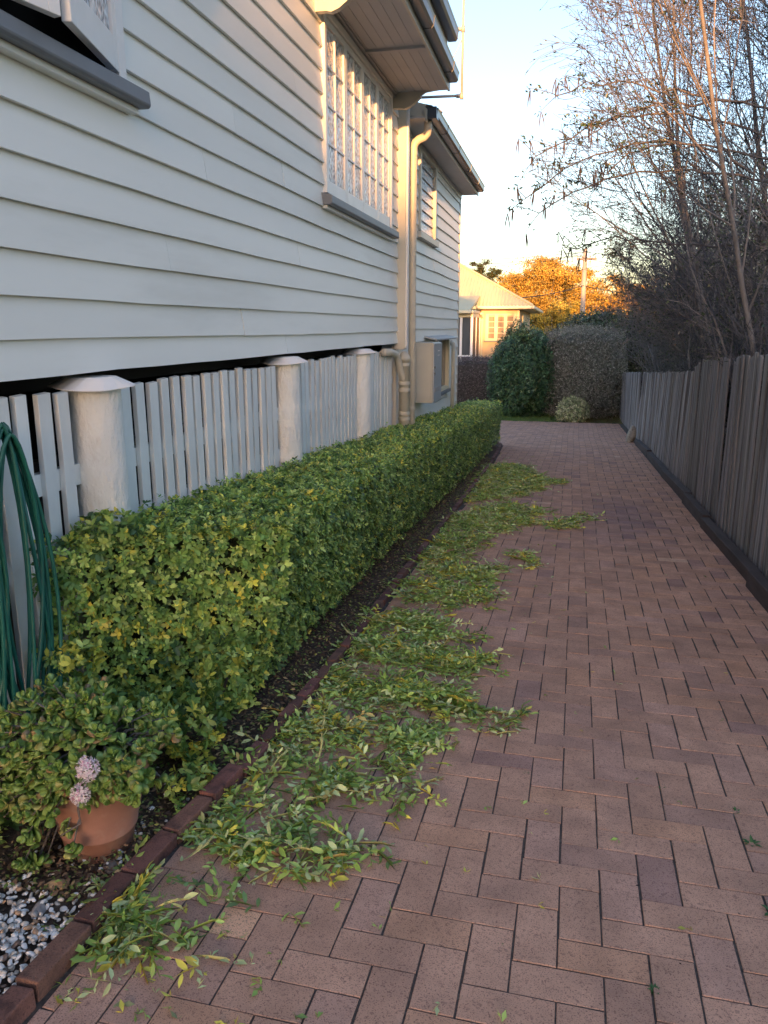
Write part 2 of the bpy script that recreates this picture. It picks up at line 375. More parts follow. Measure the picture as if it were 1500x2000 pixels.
# ------------------------------------------------------------------ the weatherboard house
house = thing('weatherboard_house', 'pale grey weatherboard house on stumps with white casement windows, left of the paved path', 'house', (-2, 5, 1.4))
H = Vector((-2, 5, 1.4))
class HB(MB):
    """geometry given in world coordinates, built as a part of the house"""
    def part(s, name, mat, parent=None, **k):
        V0 = np.array(H)
        s.v = [v-V0 for v in s.v]
        return s.build(name, mat, parent or house, **k)
def boards(zs, y0, y1, holes, joints, wob=.0018, wave=0., seed=1):
    rs = random.Random(seed)
    for i in range(len(zs)-1):
        za, zb = zs[i], zs[i+1]; segs = [(y0, y1)]
        for (ha, hb, hz0, hz1) in holes:
            if zb > hz0+.02 and za < hz1-.02:
                ns = []
                for a, b in segs:
                    if ha > a and hb < b: ns += [(a, ha), (hb, b)]
                    elif ha <= a < hb < b: ns.append((hb, b))
                    elif a < ha < b <= hb: ns.append((a, ha))
                    elif ha <= a and b <= hb: pass
                    else: ns.append((a, b))
                segs = ns
        ns = []
        jy = joints[i % len(joints)]+rs.uniform(-.02, .02)
        for a, b in segs:
            if jy and a+.3 < jy < b-.3: ns += [(a, jy-.0025), (jy+.0025, b)]
            else: ns.append((a, b))
        for a, b in ns:
            n = max(2, int((b-a)/.35)+1); Y = np.linspace(a, b, n); v = []
            off = rs.gauss(0, .0012); dz = np.cumsum([rs.gauss(0, wob) for _ in Y]); dz -= np.linspace(0, dz[-1], n)
            for yq, d in zip(Y, dz):
                w = wave*math.sin(yq*2.3+i*.9); lo = za+d+w
                for (x, z) in ((-1.972+off, lo), (-1.997+off, zb+.012), (-2.02, zb+.012), (-2.02, lo+.004), (-1.975+off, lo-.001)):
                    v.append((x, yq, z))
            m = HB(); f = [(j*5+k, (j+1)*5+k, (j+1)*5+(k+1) % 5, j*5+(k+1) % 5) for j in range(n-1) for k in range(5)]
            f += [(4, 3, 2, 1, 0), tuple((n-1)*5+k for k in range(5))]
            m.add(v, f); o = m.part('weatherboard', M['board']); c = 1+rs.gauss(0, .02); o.color = (c, c, c, 1)
Z0 = [1.454, 1.593, 1.753, 1.918, 2.088]; Z0 += [2.088+.167*k for k in range(1, 19)]
WIN1 = (6.36, 8.78, 2.66, 4.3); WINL = (1.6, 3.40, 2.64, 4.4)
boards(Z0, .2, 9.2, [WIN1, WINL], [5.4, 4.6, 0, 3.7, 5.7, 0, 4.2], seed=3)
Z1 = [-.86+.165*k for k in range(30)]; Z1[-1] = 3.93
WING = (10.45, 11.74, 2.78, 3.9); LOWW = (11.9, 13.3, .60, 1.44)
boards(Z1, 9.45, 14.5, [WING, LOWW], [11.75, 11.72], wob=.002, wave=.004, seed=5)
m = HB(); m.box(-2.3, .2, 1.50, -2.021, 9.2, 5.05); m.part('wall_core', M['dark'])
m = HB(); m.box(-5, 9.3, -.9, -2.021, 14.48, 3.93); m.part('wing_core', M['board'])
m = HB(); m.box(-2.03, 14.45, -.86, -1.975, 14.53, 3.93); m.part('corner_board', M['trim'], bevel=.003)
m = HB(); m.box(-2.03, 9.2, 1.38, -1.89, 9.31, 4.02); m.part('corner_board', M['trim'], bevel=.004)
m = HB(); m.box(-1.889, 9.21, 1.40, -1.868, 9.30, 4.12); m.part('corner_strip', M['white'])
# underfloor void
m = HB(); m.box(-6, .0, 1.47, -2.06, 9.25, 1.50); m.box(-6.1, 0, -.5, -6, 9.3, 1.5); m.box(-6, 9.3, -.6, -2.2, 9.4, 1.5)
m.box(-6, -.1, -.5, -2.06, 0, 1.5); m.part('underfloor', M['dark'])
for zb in (1.30,):
    m = HB(); m.box(-2.5, .2, zb+.05, -2.42, 9.2, zb+.17); m.part('bearer', M['dark'])

# stumps with ant caps
for i, yc in enumerate((3.03, 5.44, 7.60)):
    m = HB(); cx = -2.03; R = .124-.003*i; n = 14; rs = random.Random(i); pr = []
    for k in range(n):
        z = gz(yc)-.1+(1.395-gz(yc)+.1)*k/(n-1); pr.append((R*(1.07-.07*k/(n-1))*(1+rs.gauss(0, .006)), z))
    m.lathe(pr, (cx, yc, 0), 28); st = m.part('stump', M['post'], smooth=True)
    c = HB(); k = 28; v = []
    for j in range(k):
        a = 2*math.pi*j/k; r = .175*(1+.06*math.sin(3*a+i)+.04*math.sin(7*a+2*i)); v.append((cx+.0+r*math.cos(a), yc+r*math.sin(a)*1.05, 1.398-.010+.008*math.sin(2*a+i)))
    for j in range(k):
        a = 2*math.pi*j/k; v.append((cx+.11*math.cos(a), yc+.11*math.sin(a), 1.43))
    v2 = [(p[0], p[1], p[2]-.004) for p in v[:k]]
    c.add(v+v2, [(j, (j+1) % k, k+(j+1) % k, k+j) for j in range(k)]+[tuple(k+j for j in range(k))]+[(2*k+j, 2*k+(j+1) % k, (j+1) % k, j) for j in range(k)]+[tuple(2*k+j for j in range(k-1, -1, -1))])
    o = c.build('ant_cap', M['white'], None)
    V0 = np.array(H); o.data.transform(Matrix.Translation(-H)); o.parent = st; o.data.polygons.foreach_set('use_smooth', [False]*len(o.data.polygons))
# battens
rs = random.Random(12); y = 2.03; bi = 0
while y < 9.05:
    skip = any(abs(y+.045-yc) < .13 for yc in (3.03, 5.44, 7.60))
    if not skip:
        m = HB(); w = .076+rs.gauss(0, .003); top = 1.385-.002*(y-2)+rs.gauss(0, .007); t = rs.gauss(0, .004); b = gz(y)-.03
        n = 7; v = []
        lean = rs.gauss(0, .006)
        for k in range(n):
            z = b+(top-b)*k/(n-1); e = rs.gauss(0, .0016); e2 = rs.gauss(0, .0016); yo = lean*(z-.6)
            sl = .004 if k == n-1 else 0
            v += [(-2.035+t, y+e+yo, z), (-2.01+t, y+e+yo, z-sl), (-2.01+t, y+w+e2+yo, z), (-2.035+t, y+w+e2+yo, z+sl)]
        f = [(j*4+k, (j+1)*4+k, (j+1)*4+(k+1) % 4, j*4+(k+1) % 4) for j in range(n-1) for k in range(4)]+[(0, 1, 2, 3), (n*4-1, n*4-2, n*4-3, n*4-4)]
        m.add(v, f); o = m.part('batten', M['slat'], bevel=.002); c = 1+rs.gauss(0, .03); o.color = (c, c, c, 1)
    y += .121+rs.gauss(0, .003)
for zr in (1.02, .72, .12):
    m = HB(); m.box(-2.075, 2.0, zr-.045, -2.036, 9.2, zr+.045); m.part('batten_rail', M['slat'])
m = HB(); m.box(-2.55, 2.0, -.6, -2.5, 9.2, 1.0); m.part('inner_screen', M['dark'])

# ---- main window
win = HB(); ya, yb, za, zb = 6.36, 8.74, 2.70, 4.0
win.box(-2.03, ya, za, -1.955, ya+.05, zb+.06); win.box(-2.03, yb-.0, za, -1.955, yb+.06, zb+.06)
win.box(-2.03, ya+.051, zb, -1.95, yb-.001, zb+.06)
win = win.part('casement_window', M['white'], bevel=.003)
def sash(parent, org, yaw_, wd, ht, cols, rows, rail=.10, stile=.045, first=1.):
    """sash in its own frame: hinge at org, width along +Y(local), faces +X"""
    e = bpy.data.objects.new('x', None)
    R = Matrix.Translation(Vector(org)-H) @ Matrix.Rotation(yaw_, 4, 'Z')
    m = MB(); m.box(-.018, .003, 0, .018, stile, ht); m.box(-.018, wd-stile, 0, .018, wd-.003, ht)
    m.box(-.0178, stile+.0002, 0, .0178, wd-stile-.0002, rail); m.box(-.0178, stile+.0002, ht-.05, .0178, wd-stile-.0002, ht)
    cw = (wd-2*stile)/cols
    for c in range(1, cols): m.box(-.015, stile+c*cw-.011, rail+.0002, .0145, stile+c*cw+.011, ht-.0502)
    rh = (ht-.05-rail)/rows
    for r in range(1, rows): m.box(-.014, stile+.0004, rail+r*rh-.009, .0135, wd-stile-.0004, rail+r*rh+.009)
    o = m.build('sash', M['white'], None); o.data.transform(R); o.parent = parent
    md = o.modifiers.new('bevel', 'BEVEL'); md.width = .002; md.segments = 1; md.limit_method = 'ANGLE'
    for c in range(cols):
        for r in range(rows):
            p = MB(); p.box(-.004, stile+c*cw+.004, rail+r*rh+.004, .002, stile+(c+1)*cw-.004, rail+(r+1)*rh-.004)
            q = p.build('pane', M['glass'], None); q.data.transform(R); q.parent = parent
for k in range(4): sash(win, (-1.985, ya+.052+k*.5815, za+.005), 0, .578, 1.29, 2, 4)
m = HB(); m.prism([(-2.02, 2.60), (-1.905, 2.60), (-1.895, 2.612), (-1.90, 2.672), (-2.02, 2.70)], 'y', 6.30, 8.88); sl = m.part('window_sill', M['sill'], bevel=.004)
m = HB(); m.box(-2.0, 6.32, 2.575, -1.945, 8.86, 2.599); m.part('sill_mould', M['board'])
# ---- near left window: sashes pushed open
w2 = HB(); w2.box(-2.03, 3.33, 2.69, -1.955, 3.39, 4.4); w2 = w2.part('casement_window', M['white'], bevel=.003)
w2['label'] = 'nearer casement window with sashes pushed open'
sash(w2, (-1.975, 3.33, 2.715), math.pi+D2R(15), .58, 1.6, 2, 4, stile=.055, rail=.13)
sash(w2, (-1.975, 2.17, 2.715), D2R(-14), .585, 1.6, 2, 4, stile=.055, rail=.13)
m = HB(); m.box(-2.03, 1.55, 2.69, -1.955, 1.60, 4.4); m.part('window_jamb', M['white'], w2)
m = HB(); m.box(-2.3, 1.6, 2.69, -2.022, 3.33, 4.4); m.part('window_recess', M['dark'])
m = HB(); m.prism([(-2.02, 2.60), (-1.90, 2.60), (-1.89, 2.612), (-1.895, 2.670), (-2.02, 2.69)], 'y', 1.5, 3.47); m.part('window_sill', M['sill'], bevel=.004)
m = HB(); m.box(-2.0, 1.5, 2.575, -1.94, 3.44, 2.599); m.part('sill_mould', M['board'])
# ---- wing window
w3 = HB(); w3.box(-2.03, 11.66, 2.88, -1.95, 11.745, 3.93); w3.box(-2.03, 10.45, 2.88, -1.95, 10.53, 3.93); w3.box(-2.03, 10.531, 3.84, -1.952, 11.659, 3.93)
w3 = w3.part('louvre_window', M['trim'], bevel=.003)
for k in range(7):
    p = HB(); z = 2.90+k*.134; p.prism([(-1.992, z), (-1.984, z), (-2.004, z+.138), (-2.012, z+.138)], 'y', 10.54, 11.65); p.part('pane', M['glass' if k < 5 else 'glass'], w3)
m = HB(); m.box(-2.02, 10.38, 2.78, -1.925, 11.83, 2.86); m.part('window_sill', M['trim'], bevel=.004)
# ---- low wing window with metal awning
w4 = HB(); w4.box(-2.02, 13.15, .62, -1.94, 13.24, 1.44); w4.box(-2.02, 12.0, .62, -1.94, 12.07, 1.44); w4.box(-2.02, 12.071, .62, -1.95, 13.149, .68); w4 = w4.part('low_window', M['ntrim'], bevel=.003)
p = HB(); p.box(-2.01, 12.071, .681, -2.0, 13.149, 1.44); p.part('pane', M['plainglass'], w4)
p = HB(); p.box(-2.0, 11.9, .57, -1.92, 13.3, .615); p.part('window_sill', M['sill'], w4)
p = HB(); p.prism([(-1.99, 1.52), (-1.80, 1.475), (-1.80, 1.455), (-1.99, 1.50)], 'y', 11.0, 13.15); p.part('awning', M['meterdoor'], w4)

# ---- window hood / eave over the main window
hood = HB(); X1 = -1.385
for k in range(7):      # soffit boards run along the wall
    a = -2.0+k*.088; hood.box(a+.0015, 6.22, 4.098, a+.0865, 8.93, 4.112)
hood = hood.part('window_hood', M['soffit']); hood['label'] = 'boarded eave over the main window'
for yq in (7.55,):
    m = HB(); m.box(-1.98, yq, 4.075, X1, yq+.045, 4.0975); m.part('soffit_batten', M['soffit'], hood)
m = HB(); m.box(-1.98, 6.22, 4.05, -1.955, 8.9, 4.0975); m.box(-1.954, 6.22, 4.08, -1.93, 8.9, 4.0972); m.part('cornice', M['soffit'], hood)
m = HB(); m.box(-1.384, 6.0, 4.085, -1.362, 8.93, 4.16); m.part('fascia', M['trim'], hood)
def gutter_prof(xb, zb, w=.10, h=.095):
    return [(xb, zb+h*.9), (xb, zb), (xb+w*.78, zb), (xb+w*.95, zb+h*.22), (xb+w, zb+h*.75), (xb+w*1.08, zb+h*.95), (xb+w*1.04, zb+h), (xb+w*.93, zb+h*.92), (xb+w*.9, zb+h*.3), (xb+w*.74, zb+.006), (xb+.006, zb+.006), (xb+.006, zb+h*.9)]
def gutter(xb, zb, ya_, yb_, nm='gutter', par=None, w=.10, h=.095, joints=()):
    m = HB(); m.prism(gutter_prof(xb, zb, w, h), 'y', ya_, yb_); o = m.part(nm, M['gutter'], par)
    for e in (ya_, yb_):
        c = HB(); pr = gutter_prof(xb, zb, w, h)[:7]; c.prism(pr, 'y', e-.004, e+.004); c.part('gutter_end_cap', M['gutter'], par)
    for j in joints:
        c = HB(); pr = gutter_prof(xb-.004, zb-.004, w+.008, h+.004)[:7]; c.prism(pr+[(xb, zb+h*.9)], 'y', j, j+.03); c.part('gutter_bracket', M['gutter'], par)
gutter(-1.361, 4.145, 5.9, 8.86, par=hood, joints=(6.5, 7.3, 8.5))
m = HB(); m.prism([(-2.0, 4.46), (-1.30, 4.245), (-1.30, 4.235), (-2.0, 4.40)], 'y', 6.15, 8.95); m.part('hood_roof', M['gutter'], hood)
for yq in (6.20, 8.90):
    pr = [(-2.0, 4.10), (-2.0, 3.955), (-1.90, 3.955), (-1.86, 3.945), (-1.80, 3.962), (-1.74, 4.0), (-1.68, 4.05), (-1.62, 4.085), (-1.52, 4.097), (-1.50, 4.0975)]
    m = HB(); m.prism(pr[::-1], 'y', yq, yq+.035); m.part('bracket', M['trim'], hood)
    m = HB(); m.prism([(-2.0, 3.955), (-2.0, 3.94), (-1.89, 3.94), (-1.85, 3.93), (-1.79, 3.95), (-1.73, 3.99), (-1.67, 4.04), (-1.67, 4.052), (-1.735, 4.003), (-1.795, 3.965), (-1.86, 3.947), (-1.90, 3.955)], 'y', yq-.012, yq+.047); m.part('bracket_mould', M['trim'], hood)
# main roof eave higher up
m = HB(); m.box(-2.0, .2, 4.62, -1.46, 9.2, 4.64); m.part('main_soffit', M['soffit'])
m = HB(); m.box(-1.46, .2, 4.60, -1.44, 9.2, 4.74); m.part('fascia', M['trim'])
gutter(-1.44, 4.66, .2, 9.25, w=.11, h=.11)
m = HB(); m.prism([(-1.36, 4.76), (-1.36, 4.775), (-5.5, 6.9), (-5.5, 6.88)], 'y', .2, 9.3); m.part('main_roof', M['gutter'])
# wing roof and gutter
m = HB(); m.box(-2.0, 9.3, 3.93, -1.70, 14.62, 3.95); m.part('wing_soffit', M['soffit'])
m = HB(); m.box(-1.70, 9.3, 3.91, -1.68, 14.62, 4.03); m.part('fascia', M['trim'])
m = HB(); m.box(-2.0, 9.3, 3.85, -1.965, 14.5, 3.929); m.part('frieze', M['board'])
gutter(-1.68, 3.955, 9.42, 14.5, w=.11, h=.10, joints=(10.2, 11.3, 12.6, 13.7))
m = HB(); m.prism([(-1.62, 4.055), (-1.62, 4.067), (-5.2, 4.9), (-5.2, 4.885)], 'y', 9.35, 14.6); m.part('wing_roof', M['gutter'])
m = HB(); m.prism([(-1.98, 4.16), (-1.98, 3.985), (-1.70, 3.94), (-1.70, 4.08)], 'y', 9.33, 9.35); m.part('barge_board', M['trim'])
m = HB(); m.box(-1.80, 9.36, 3.935, -1.575, 9.5, 4.06); m.part('rainwater_head', M['gutter'], bevel=.004)
# downpipe from the wing gutter
pts = [(-1.69, 9.47, 3.95), (-1.69, 9.47, 3.86), (-1.70, 9.48, 3.81), (-1.735, 9.49, 3.775), (-1.80, 9.5, 3.755), (-1.84, 9.5, 3.725), (-1.862, 9.5, 3.68), (-1.865, 9.5, 3.6), (-1.865, 9.5, 2.0), (-1.862, 9.5, -.6)]
m = HB(); m.tube(pts, .046, 18); dp = m.part('downpipe', M['pipe'], smooth=True)
for z in (3.61, 2.72, .66):
    m = HB(); m.tube([(-1.865, 9.5, z-.018), (-1.865, 9.5, z+.018)], .0485, 18); m.part('pipe_joint', M['pipe'], dp)
# thick stormwater pipe with collars, and its elbow
m = HB(); m.lathe([(.001, 1.36), (.03, 1.355), (.072, 1.285), (.074, 1.25), (.066, 1.248), (.066, -.7)], (-1.90, 9.22, 0), 24)
sp = m.part('stormwater_pipe', M['pipe'], smooth=True)
for z in (1.20, .98, .90, .62, .55):
    m = HB(); m.lathe([(.066, z-.02), (.0715, z-.017), (.0715, z+.017), (.066, z+.02)], (-1.90, 9.22, 0), 24); m.part('pipe_collar', M['pipe'], sp)
m = HB(); m.tube([(-1.96, 8.4, 1.37), (-1.965, 8.75, 1.36), (-1.96, 9.0, 1.33), (-1.945, 9.08, 1.25), (-1.93, 9.13, 1.12), (-1.91, 9.2, 1.02), (-1.90, 9.22, .98)], .042, 14); m.part('pipe_elbow', M['pipe'], sp, smooth=True)
m = HB(); m.tube([(-1.99, 13.55, 1.36), (-1.95, 13.5, 1.385), (-1.92, 13.45, 1.36), (-1.91, 13.45, 1.30), (-1.91, 13.45, -.8)], .035, 12); m.part('downpipe', M['pipe'], smooth=True)
# vent pipe with elbows beside the eave
m = HB(); m.tube([(-1.9, 9.4, 4.172), (-1.31, 9.4, 4.16)], .014, 10); m.tube([(-1.30, 9.4, 4.13), (-1.30, 9.4, 5.4)], .014, 10); m.tube([(-1.6, 9.4, 4.81), (-1.31, 9.4, 4.825)], .014, 10)
for zc in (4.155, 4.825):
    m.tube([(-1.30, 9.4, zc-.03), (-1.30, 9.4, zc+.03)], .021, 10); m.tube([(-1.36, 9.4, zc+.003), (-1.31, 9.4, zc+.002)], .02, 10)
m.tube([(-1.30, 9.4, 4.83), (-1.31, 9.39, 4.72), (-1.36, 9.36, 4.6), (-1.42, 9.33, 4.5)], .005, 6)
vp = m.part('vent_pipe', M['conduit'], smooth=True)
m = HB(); m.tube([(-1.50, 9.3, 5.4), (-1.51, 9.3, 4.9), (-1.55, 9.3, 4.86)], .035, 12); m.part('overflow_pipe', M['pipe'], smooth=True)
m = HB(); m.tube([(-1.9, 9.35, 4.2), (-1.86, 9.36, 3.95)], .008, 6); m.part('stay_rod', M['conduit'])
# roof cowl
m = HB(); m.lathe([(.045, 4.02), (.045, 4.24)], (-1.79, 10.5, 0), 16); cw = m.part('roof_cowl', M['conduit'], smooth=True)
m = HB(); m.lathe([(.001, 4.335), (.03, 4.333), (.07, 4.31), (.098, 4.285), (.1, 4.278), (.09, 4.276), (.04, 4.27), (.001, 4.27)], (-1.79, 10.5, 0), 20); m.part('cap', M['conduit'], cw, smooth=True)
m = HB(); m.lathe([(.055, 4.2), (.055, 4.235), (.03, 4.27)], (-1.79, 10.5, 0), 16); m.part('collar', M['conduit'], cw, smooth=True)

# meter box
mb_ = thing('meter_box', 'beige metal electricity meter box on the wall beside the downpipe', 'meter box', (-1.98, 10.3, .64))
m = MB(); m.box(0, 0, 0, .245, .66, .80); bx = m.build('box', M['meter'], mb_, bevel=.006)
m = MB(); m.box(.2455, .01, .01, .262, .65, .79); dr = m.build('door', M['meterdoor'], mb_, bevel=.003)
m = MB(); m.box(.03, -.006, .04, .225, .0, .765); m.build('side_panel', M['meter'], bx, bevel=.003)
for z in (.62, .68): m = MB(); m.box(.2622, .3, z, .27, .42, z+.012); m.build('vent_slot', M['white'], dr)
m = MB(); m.box(.2622, .08, .14, .268, .5, .20); m.build('plate', M['conduit'], dr)
for z in (.38, .46): m = MB(); m.box(.262, .02, z, .275, .05, z+.03); m.build('latch', M['gutter'], dr)

# ------------------------------------------------------------------ green hose hanging on the battens
hs = MB(); rs = random.Random(4)
for k in range(12):
    tx, ty, tz = -1.96+.012*(k % 5), 2.345+rs.gauss(0, .010)-(.22 if k % 3 == 0 else 0), 1.27+.012*(k % 4)
    bot = rs.uniform(-.12, .28); w = rs.uniform(.03, .13); pts = []; ph = rs.uniform(-.4, .4); bx_ = -1.93+rs.uniform(-.03, .07); sk = rs.uniform(-.12, .0)
    for j in range(33):
        a = 2*math.pi*j/32; c = math.cos(a); t = (1-c)/2           # 0 top, 1 bottom
        wid = w*(.35+.9*math.sin(math.pi*min(1, t*1.1))**.7 if t > .02 else .35)
        pts.append((tx+(bx_-tx)*t+.02*math.sin(a), ty+sk*t+wid*math.sin(a)+.01*math.sin(3*a+ph), tz+(bot-tz)*t))
    hs.tube(pts, .0076, 8, caps=False)
hs.tube([(-1.92, 2.36, 1.2), (-1.91, 2.40, .8), (-1.9, 2.44, .3), (-1.88, 2.42, 0), (-1.86, 2.30, -.08)], .0080, 8)
ho = hs.build('garden_hose', M['hose'], smooth=True); tag(ho, 'coiled dark green garden hose hanging on the pale battens', 'hose')

# ------------------------------------------------------------------ fence of palings
fence = thing('paling_fence', 'weathered grey timber paling fence along the right of the path', 'fence', (1.6, 6, gz(6)))
FO = fence.location.copy()
def fx(y): return rx(y)+.13
pmesh = []
for k in range(6):
    m = MB(); n = 5; rs = random.Random(k+50); v = []
    for j in range(n):
        z = 1.0*j/(n-1); e = rs.gauss(0, .002); sl = .006 if j == n-1 else 0
        v += [(-.007, -.046+e, z), (.007, -.046+e, z), (.007, .046+e, z+sl*rs.random()), (-.007, .046+e, z)]
    m.add(v, [(j*4+q, j*4+(q+1) % 4, (j+1)*4+(q+1) % 4, (j+1)*4+q) for j in range(n-1) for q in range(4)]+[(3, 2, 1, 0), (n*4-4, n*4-3, n*4-2, n*4-1)])
    o = m.build('paling', M['paling']); pmesh.append(o.data); bpy.data.objects.remove(o)
rs = random.Random(9); y = 3.2; i = 0
while y < 28.6:
    o = bpy.data.objects.new('paling', pmesh[i % 6]); put(o, fence)
    base = gz(min(y, 24.5))+.04
    if y < 10.4: top = 1.80-.055*y+ (.0)
    elif y < 11.0: top = 1.80-.055*y-.12*(y-10.4)/.6
    else: top = 1.665-.0555*y
    hgt = top+rs.gauss(0, .012)-base
    o.location = Vector((fx(y)+(.012 if i % 2 else 0), y, base))-FO; o.scale = (1, rs.uniform(.95, 1.08), hgt)
    ln = .0
    if 11 < y < 19: ln = .10*math.sin((y-11)/8*math.pi)
    o.rotation_euler = (-ln+rs.gauss(0, .008), rs.gauss(0, .008)+(.03 if 11 < y < 19 else 0), rs.gauss(0, .04))
    k = rs.uniform(.72, 1.25)*(1.12 if y > 10.5 else .92); o.color = (k, k*rs.uniform(.97, 1.0), k*rs.uniform(.96, 1.06), 1)
    y += .0885; i += 1
for zr in (.35, 1.3):
    m = MB()
    for a in np.arange(3.2, 28.4, 2.4):
        m.box(fx(a)+.075, a, gz(a)+zr, fx(a)+.115, a+2.38, gz(a)+zr+.07)
    o = m.build('rail', M['sleeper'], fence); o.data.transform(Matrix.Translation(-FO))
for a in np.arange(3.2, 28.4, 2.4):
    m = MB(); m.box(-.05, -.05, -.3, .05, .05, 1.55); o = m.build('post', M['sleeper'], fence); o.location = Vector((fx(a)+.18, a, gz(a)))-FO
rs = random.Random(21)
def psl(a): return 'second' if a else ''
sl_specs = [(4.0, 6.05, 1.50, 0, 'nearest'), (6.1, 8.35, 1.535, .004, ''), (8.4, 9.9, 1.545, -.012, ''), (9.95, 12.3, 1.60, .01, ''), (12.4, 15.0, 1.61, -.01, ''), (15.1, 17.3, 1.64, .01, '')]
lbl = ['dark timber sleeper at the fence foot, nearest of the row', 'dark sleeper at the fence foot, just beyond the nearest one', 'short dark sleeper at the fence foot where the row kinks',
       'blackened sleeper with a squared end standing proud by the fence', 'worn sleeper along the fence foot, second from the grey rock', 'farthest sleeper of the row, ending at the grey rock']
for (a, b, x, an, _), lb in zip(sl_specs, lbl):
    m = MB(); m.box(-.045, 0, -.06, .045, b-a, .135+rs.gauss(0, .012)); o = m.build('timber_sleeper', M['sleeper'], bevel=.008, seg=2)
    o.location = (x-.03, a, gz(a)); o.rotation_euler = (math.atan(-.05), rs.gauss(0, .05), an); tag(o, lb, 'sleeper', 'timber sleepers at the foot of the fence')

# ------------------------------------------------------------------ stones and pebbles
def rock(name, loc, size, seed, col, label, cat='stone', mat='stone'):
    import bmesh
    bm = bmesh.new(); bmesh.ops.create_icosphere(bm, subdivisions=3, radius=1); rs = np.random.default_rng(seed)
    k = rs.normal(0, 1, (7, 3)); k = nrm(k); d = rs.uniform(.55, .85, 7)
    for v in bm.verts:
        p = np.array(v.co)
        for kk, dd in zip(k, d):
            q = p@kk
            if q > dd: p = p-kk*(q-dd)*.9
        v.co = Vector(p*(1+rs.normal(0, .012)))
    me = bpy.data.meshes.new(name); bm.to_mesh(me); bm.free(); me.materials.append(M[mat])
    o = put(bpy.data.objects.new(name, me)); o.location = loc; o.scale = size; o.color = (*col, 1)
    o.rotation_euler = (0, 0, rs.uniform(0, 6)); return tag(o, label, cat)
r = rock('rock', (1.50, 18.0, gz(18)+.16), (.10, .14, .25), 2, (1.1, 1.08, 1.0), 'pale grey rock leaning against the foot of the fence'); r.rotation_euler = (.2, .1, .4)
r = rock('broken_brick', (-1.463, 1.77, gz(1.77)+.035), (.040, .022, .016), 5, (1.35, 1.0, .6), 'tan broken brick piece lying on the soil below the pot', 'brick piece'); r.rotation_euler = (.1, .0, .55)
r = rock('garden_stone', (-1.445, 1.665, gz(1.66)+.03), (.020, .035, .014), 6, (1.1, 1.1, 1.15), 'smooth grey stone standing at the edge of the white pebbles'); r.rotation_euler = (.3, .4, .3)
r = rock('garden_stone', (-1.36, 1.90, gz(1.9)+.03), (.035, .03, .014), 8, (.75, .7, .66), 'flat dull grey stone half buried beside the brick edging')
r = rock('garden_stone', (-1.37, 1.83, gz(1.83)+.032), (.016, .013, .010), 9, (2.2, 2.2, 2.2), 'single white pebble on dark soil between pot and edging')

# white pebbles (nobody could count them)
import bmesh as _b
bm = _b.new(); _b.ops.create_icosphere(bm, subdivisions=2, radius=1); IV = np.array([v.co[:] for v in bm.verts]); IF = np.array([[v.index for v in f.verts] for f in bm.faces]); bm.free()
def pebbles(P, sz, cols, rng):
    n = len(P); V = []; 
    base = nrm(rng.normal(0, 1, (n, 3)))
    sc = sz[:, None]*np.stack([rng.uniform(.8, 1.5, n), rng.uniform(.6, 1.0, n), rng.uniform(.45, .75, n)], 1)
    a = rng.uniform(0, 2*math.pi, n); c, s_ = np.cos(a), np.sin(a)
    U = np.broadcast_to(IV, (n,)+IV.shape).copy()
    for _ in range(4):
        kk = nrm(rng.normal(0, 1, (n, 3))); d = np.einsum('nij,nj->ni', U, kk); ex_ = np.maximum(d-.6, 0); U -= ex_[..., None]*kk[:, None]
    U = U*sc[:, None]
    ti = rng.normal(0, .35, n); U[..., 2] += U[..., 0]*ti[:, None]
    X = U[..., 0]*c[:, None]-U[..., 1]*s_[:, None]; Y = U[..., 0]*s_[:, None]+U[..., 1]*c[:, None]
    V = np.stack([X, Y, U[..., 2]], -1)+P[:, None]
    Q = IF[None]+(np.arange(n)*len(IV))[:, None, None]
    return V.reshape(-1, 3), Q.reshape(-1, 3), np.repeat(cols, len(IV), axis=0)
rg = np.random.default_rng(11); P = []
while len(P) < 3000:
    y = rg.uniform(1.0, 2.5); x = rg.uniform(-2.0, ex(y)-.035)
    # dense near the camera, thinning towards the pot
    dens = np.clip((1.80-y)/.24, 0, 1)
    dens = max(dens*.95, .04)
    if rg.random() < dens: P.append((x, y, gz(y)+.030+rg.uniform(-.004, .012)))
P = np.array(P); sz = rg.uniform(.006, .0125, len(P))
cols = pal(len(P), [(.88, .87, .84), (.68, .62, .54), (.50, .33, .21), (.42, .40, .38), (.16, .12, .10)], [6.5, 2.4, .9, 1.2, .9], .1)
v, q, t = pebbles(P, sz, cols, rg)
tag(raw_mesh('white_pebbles', v, q, M['pebble'], tint=t, smooth=False), 'white and tan pebbles covering the near corner of the bed', 'pebbles', kind='stuff')

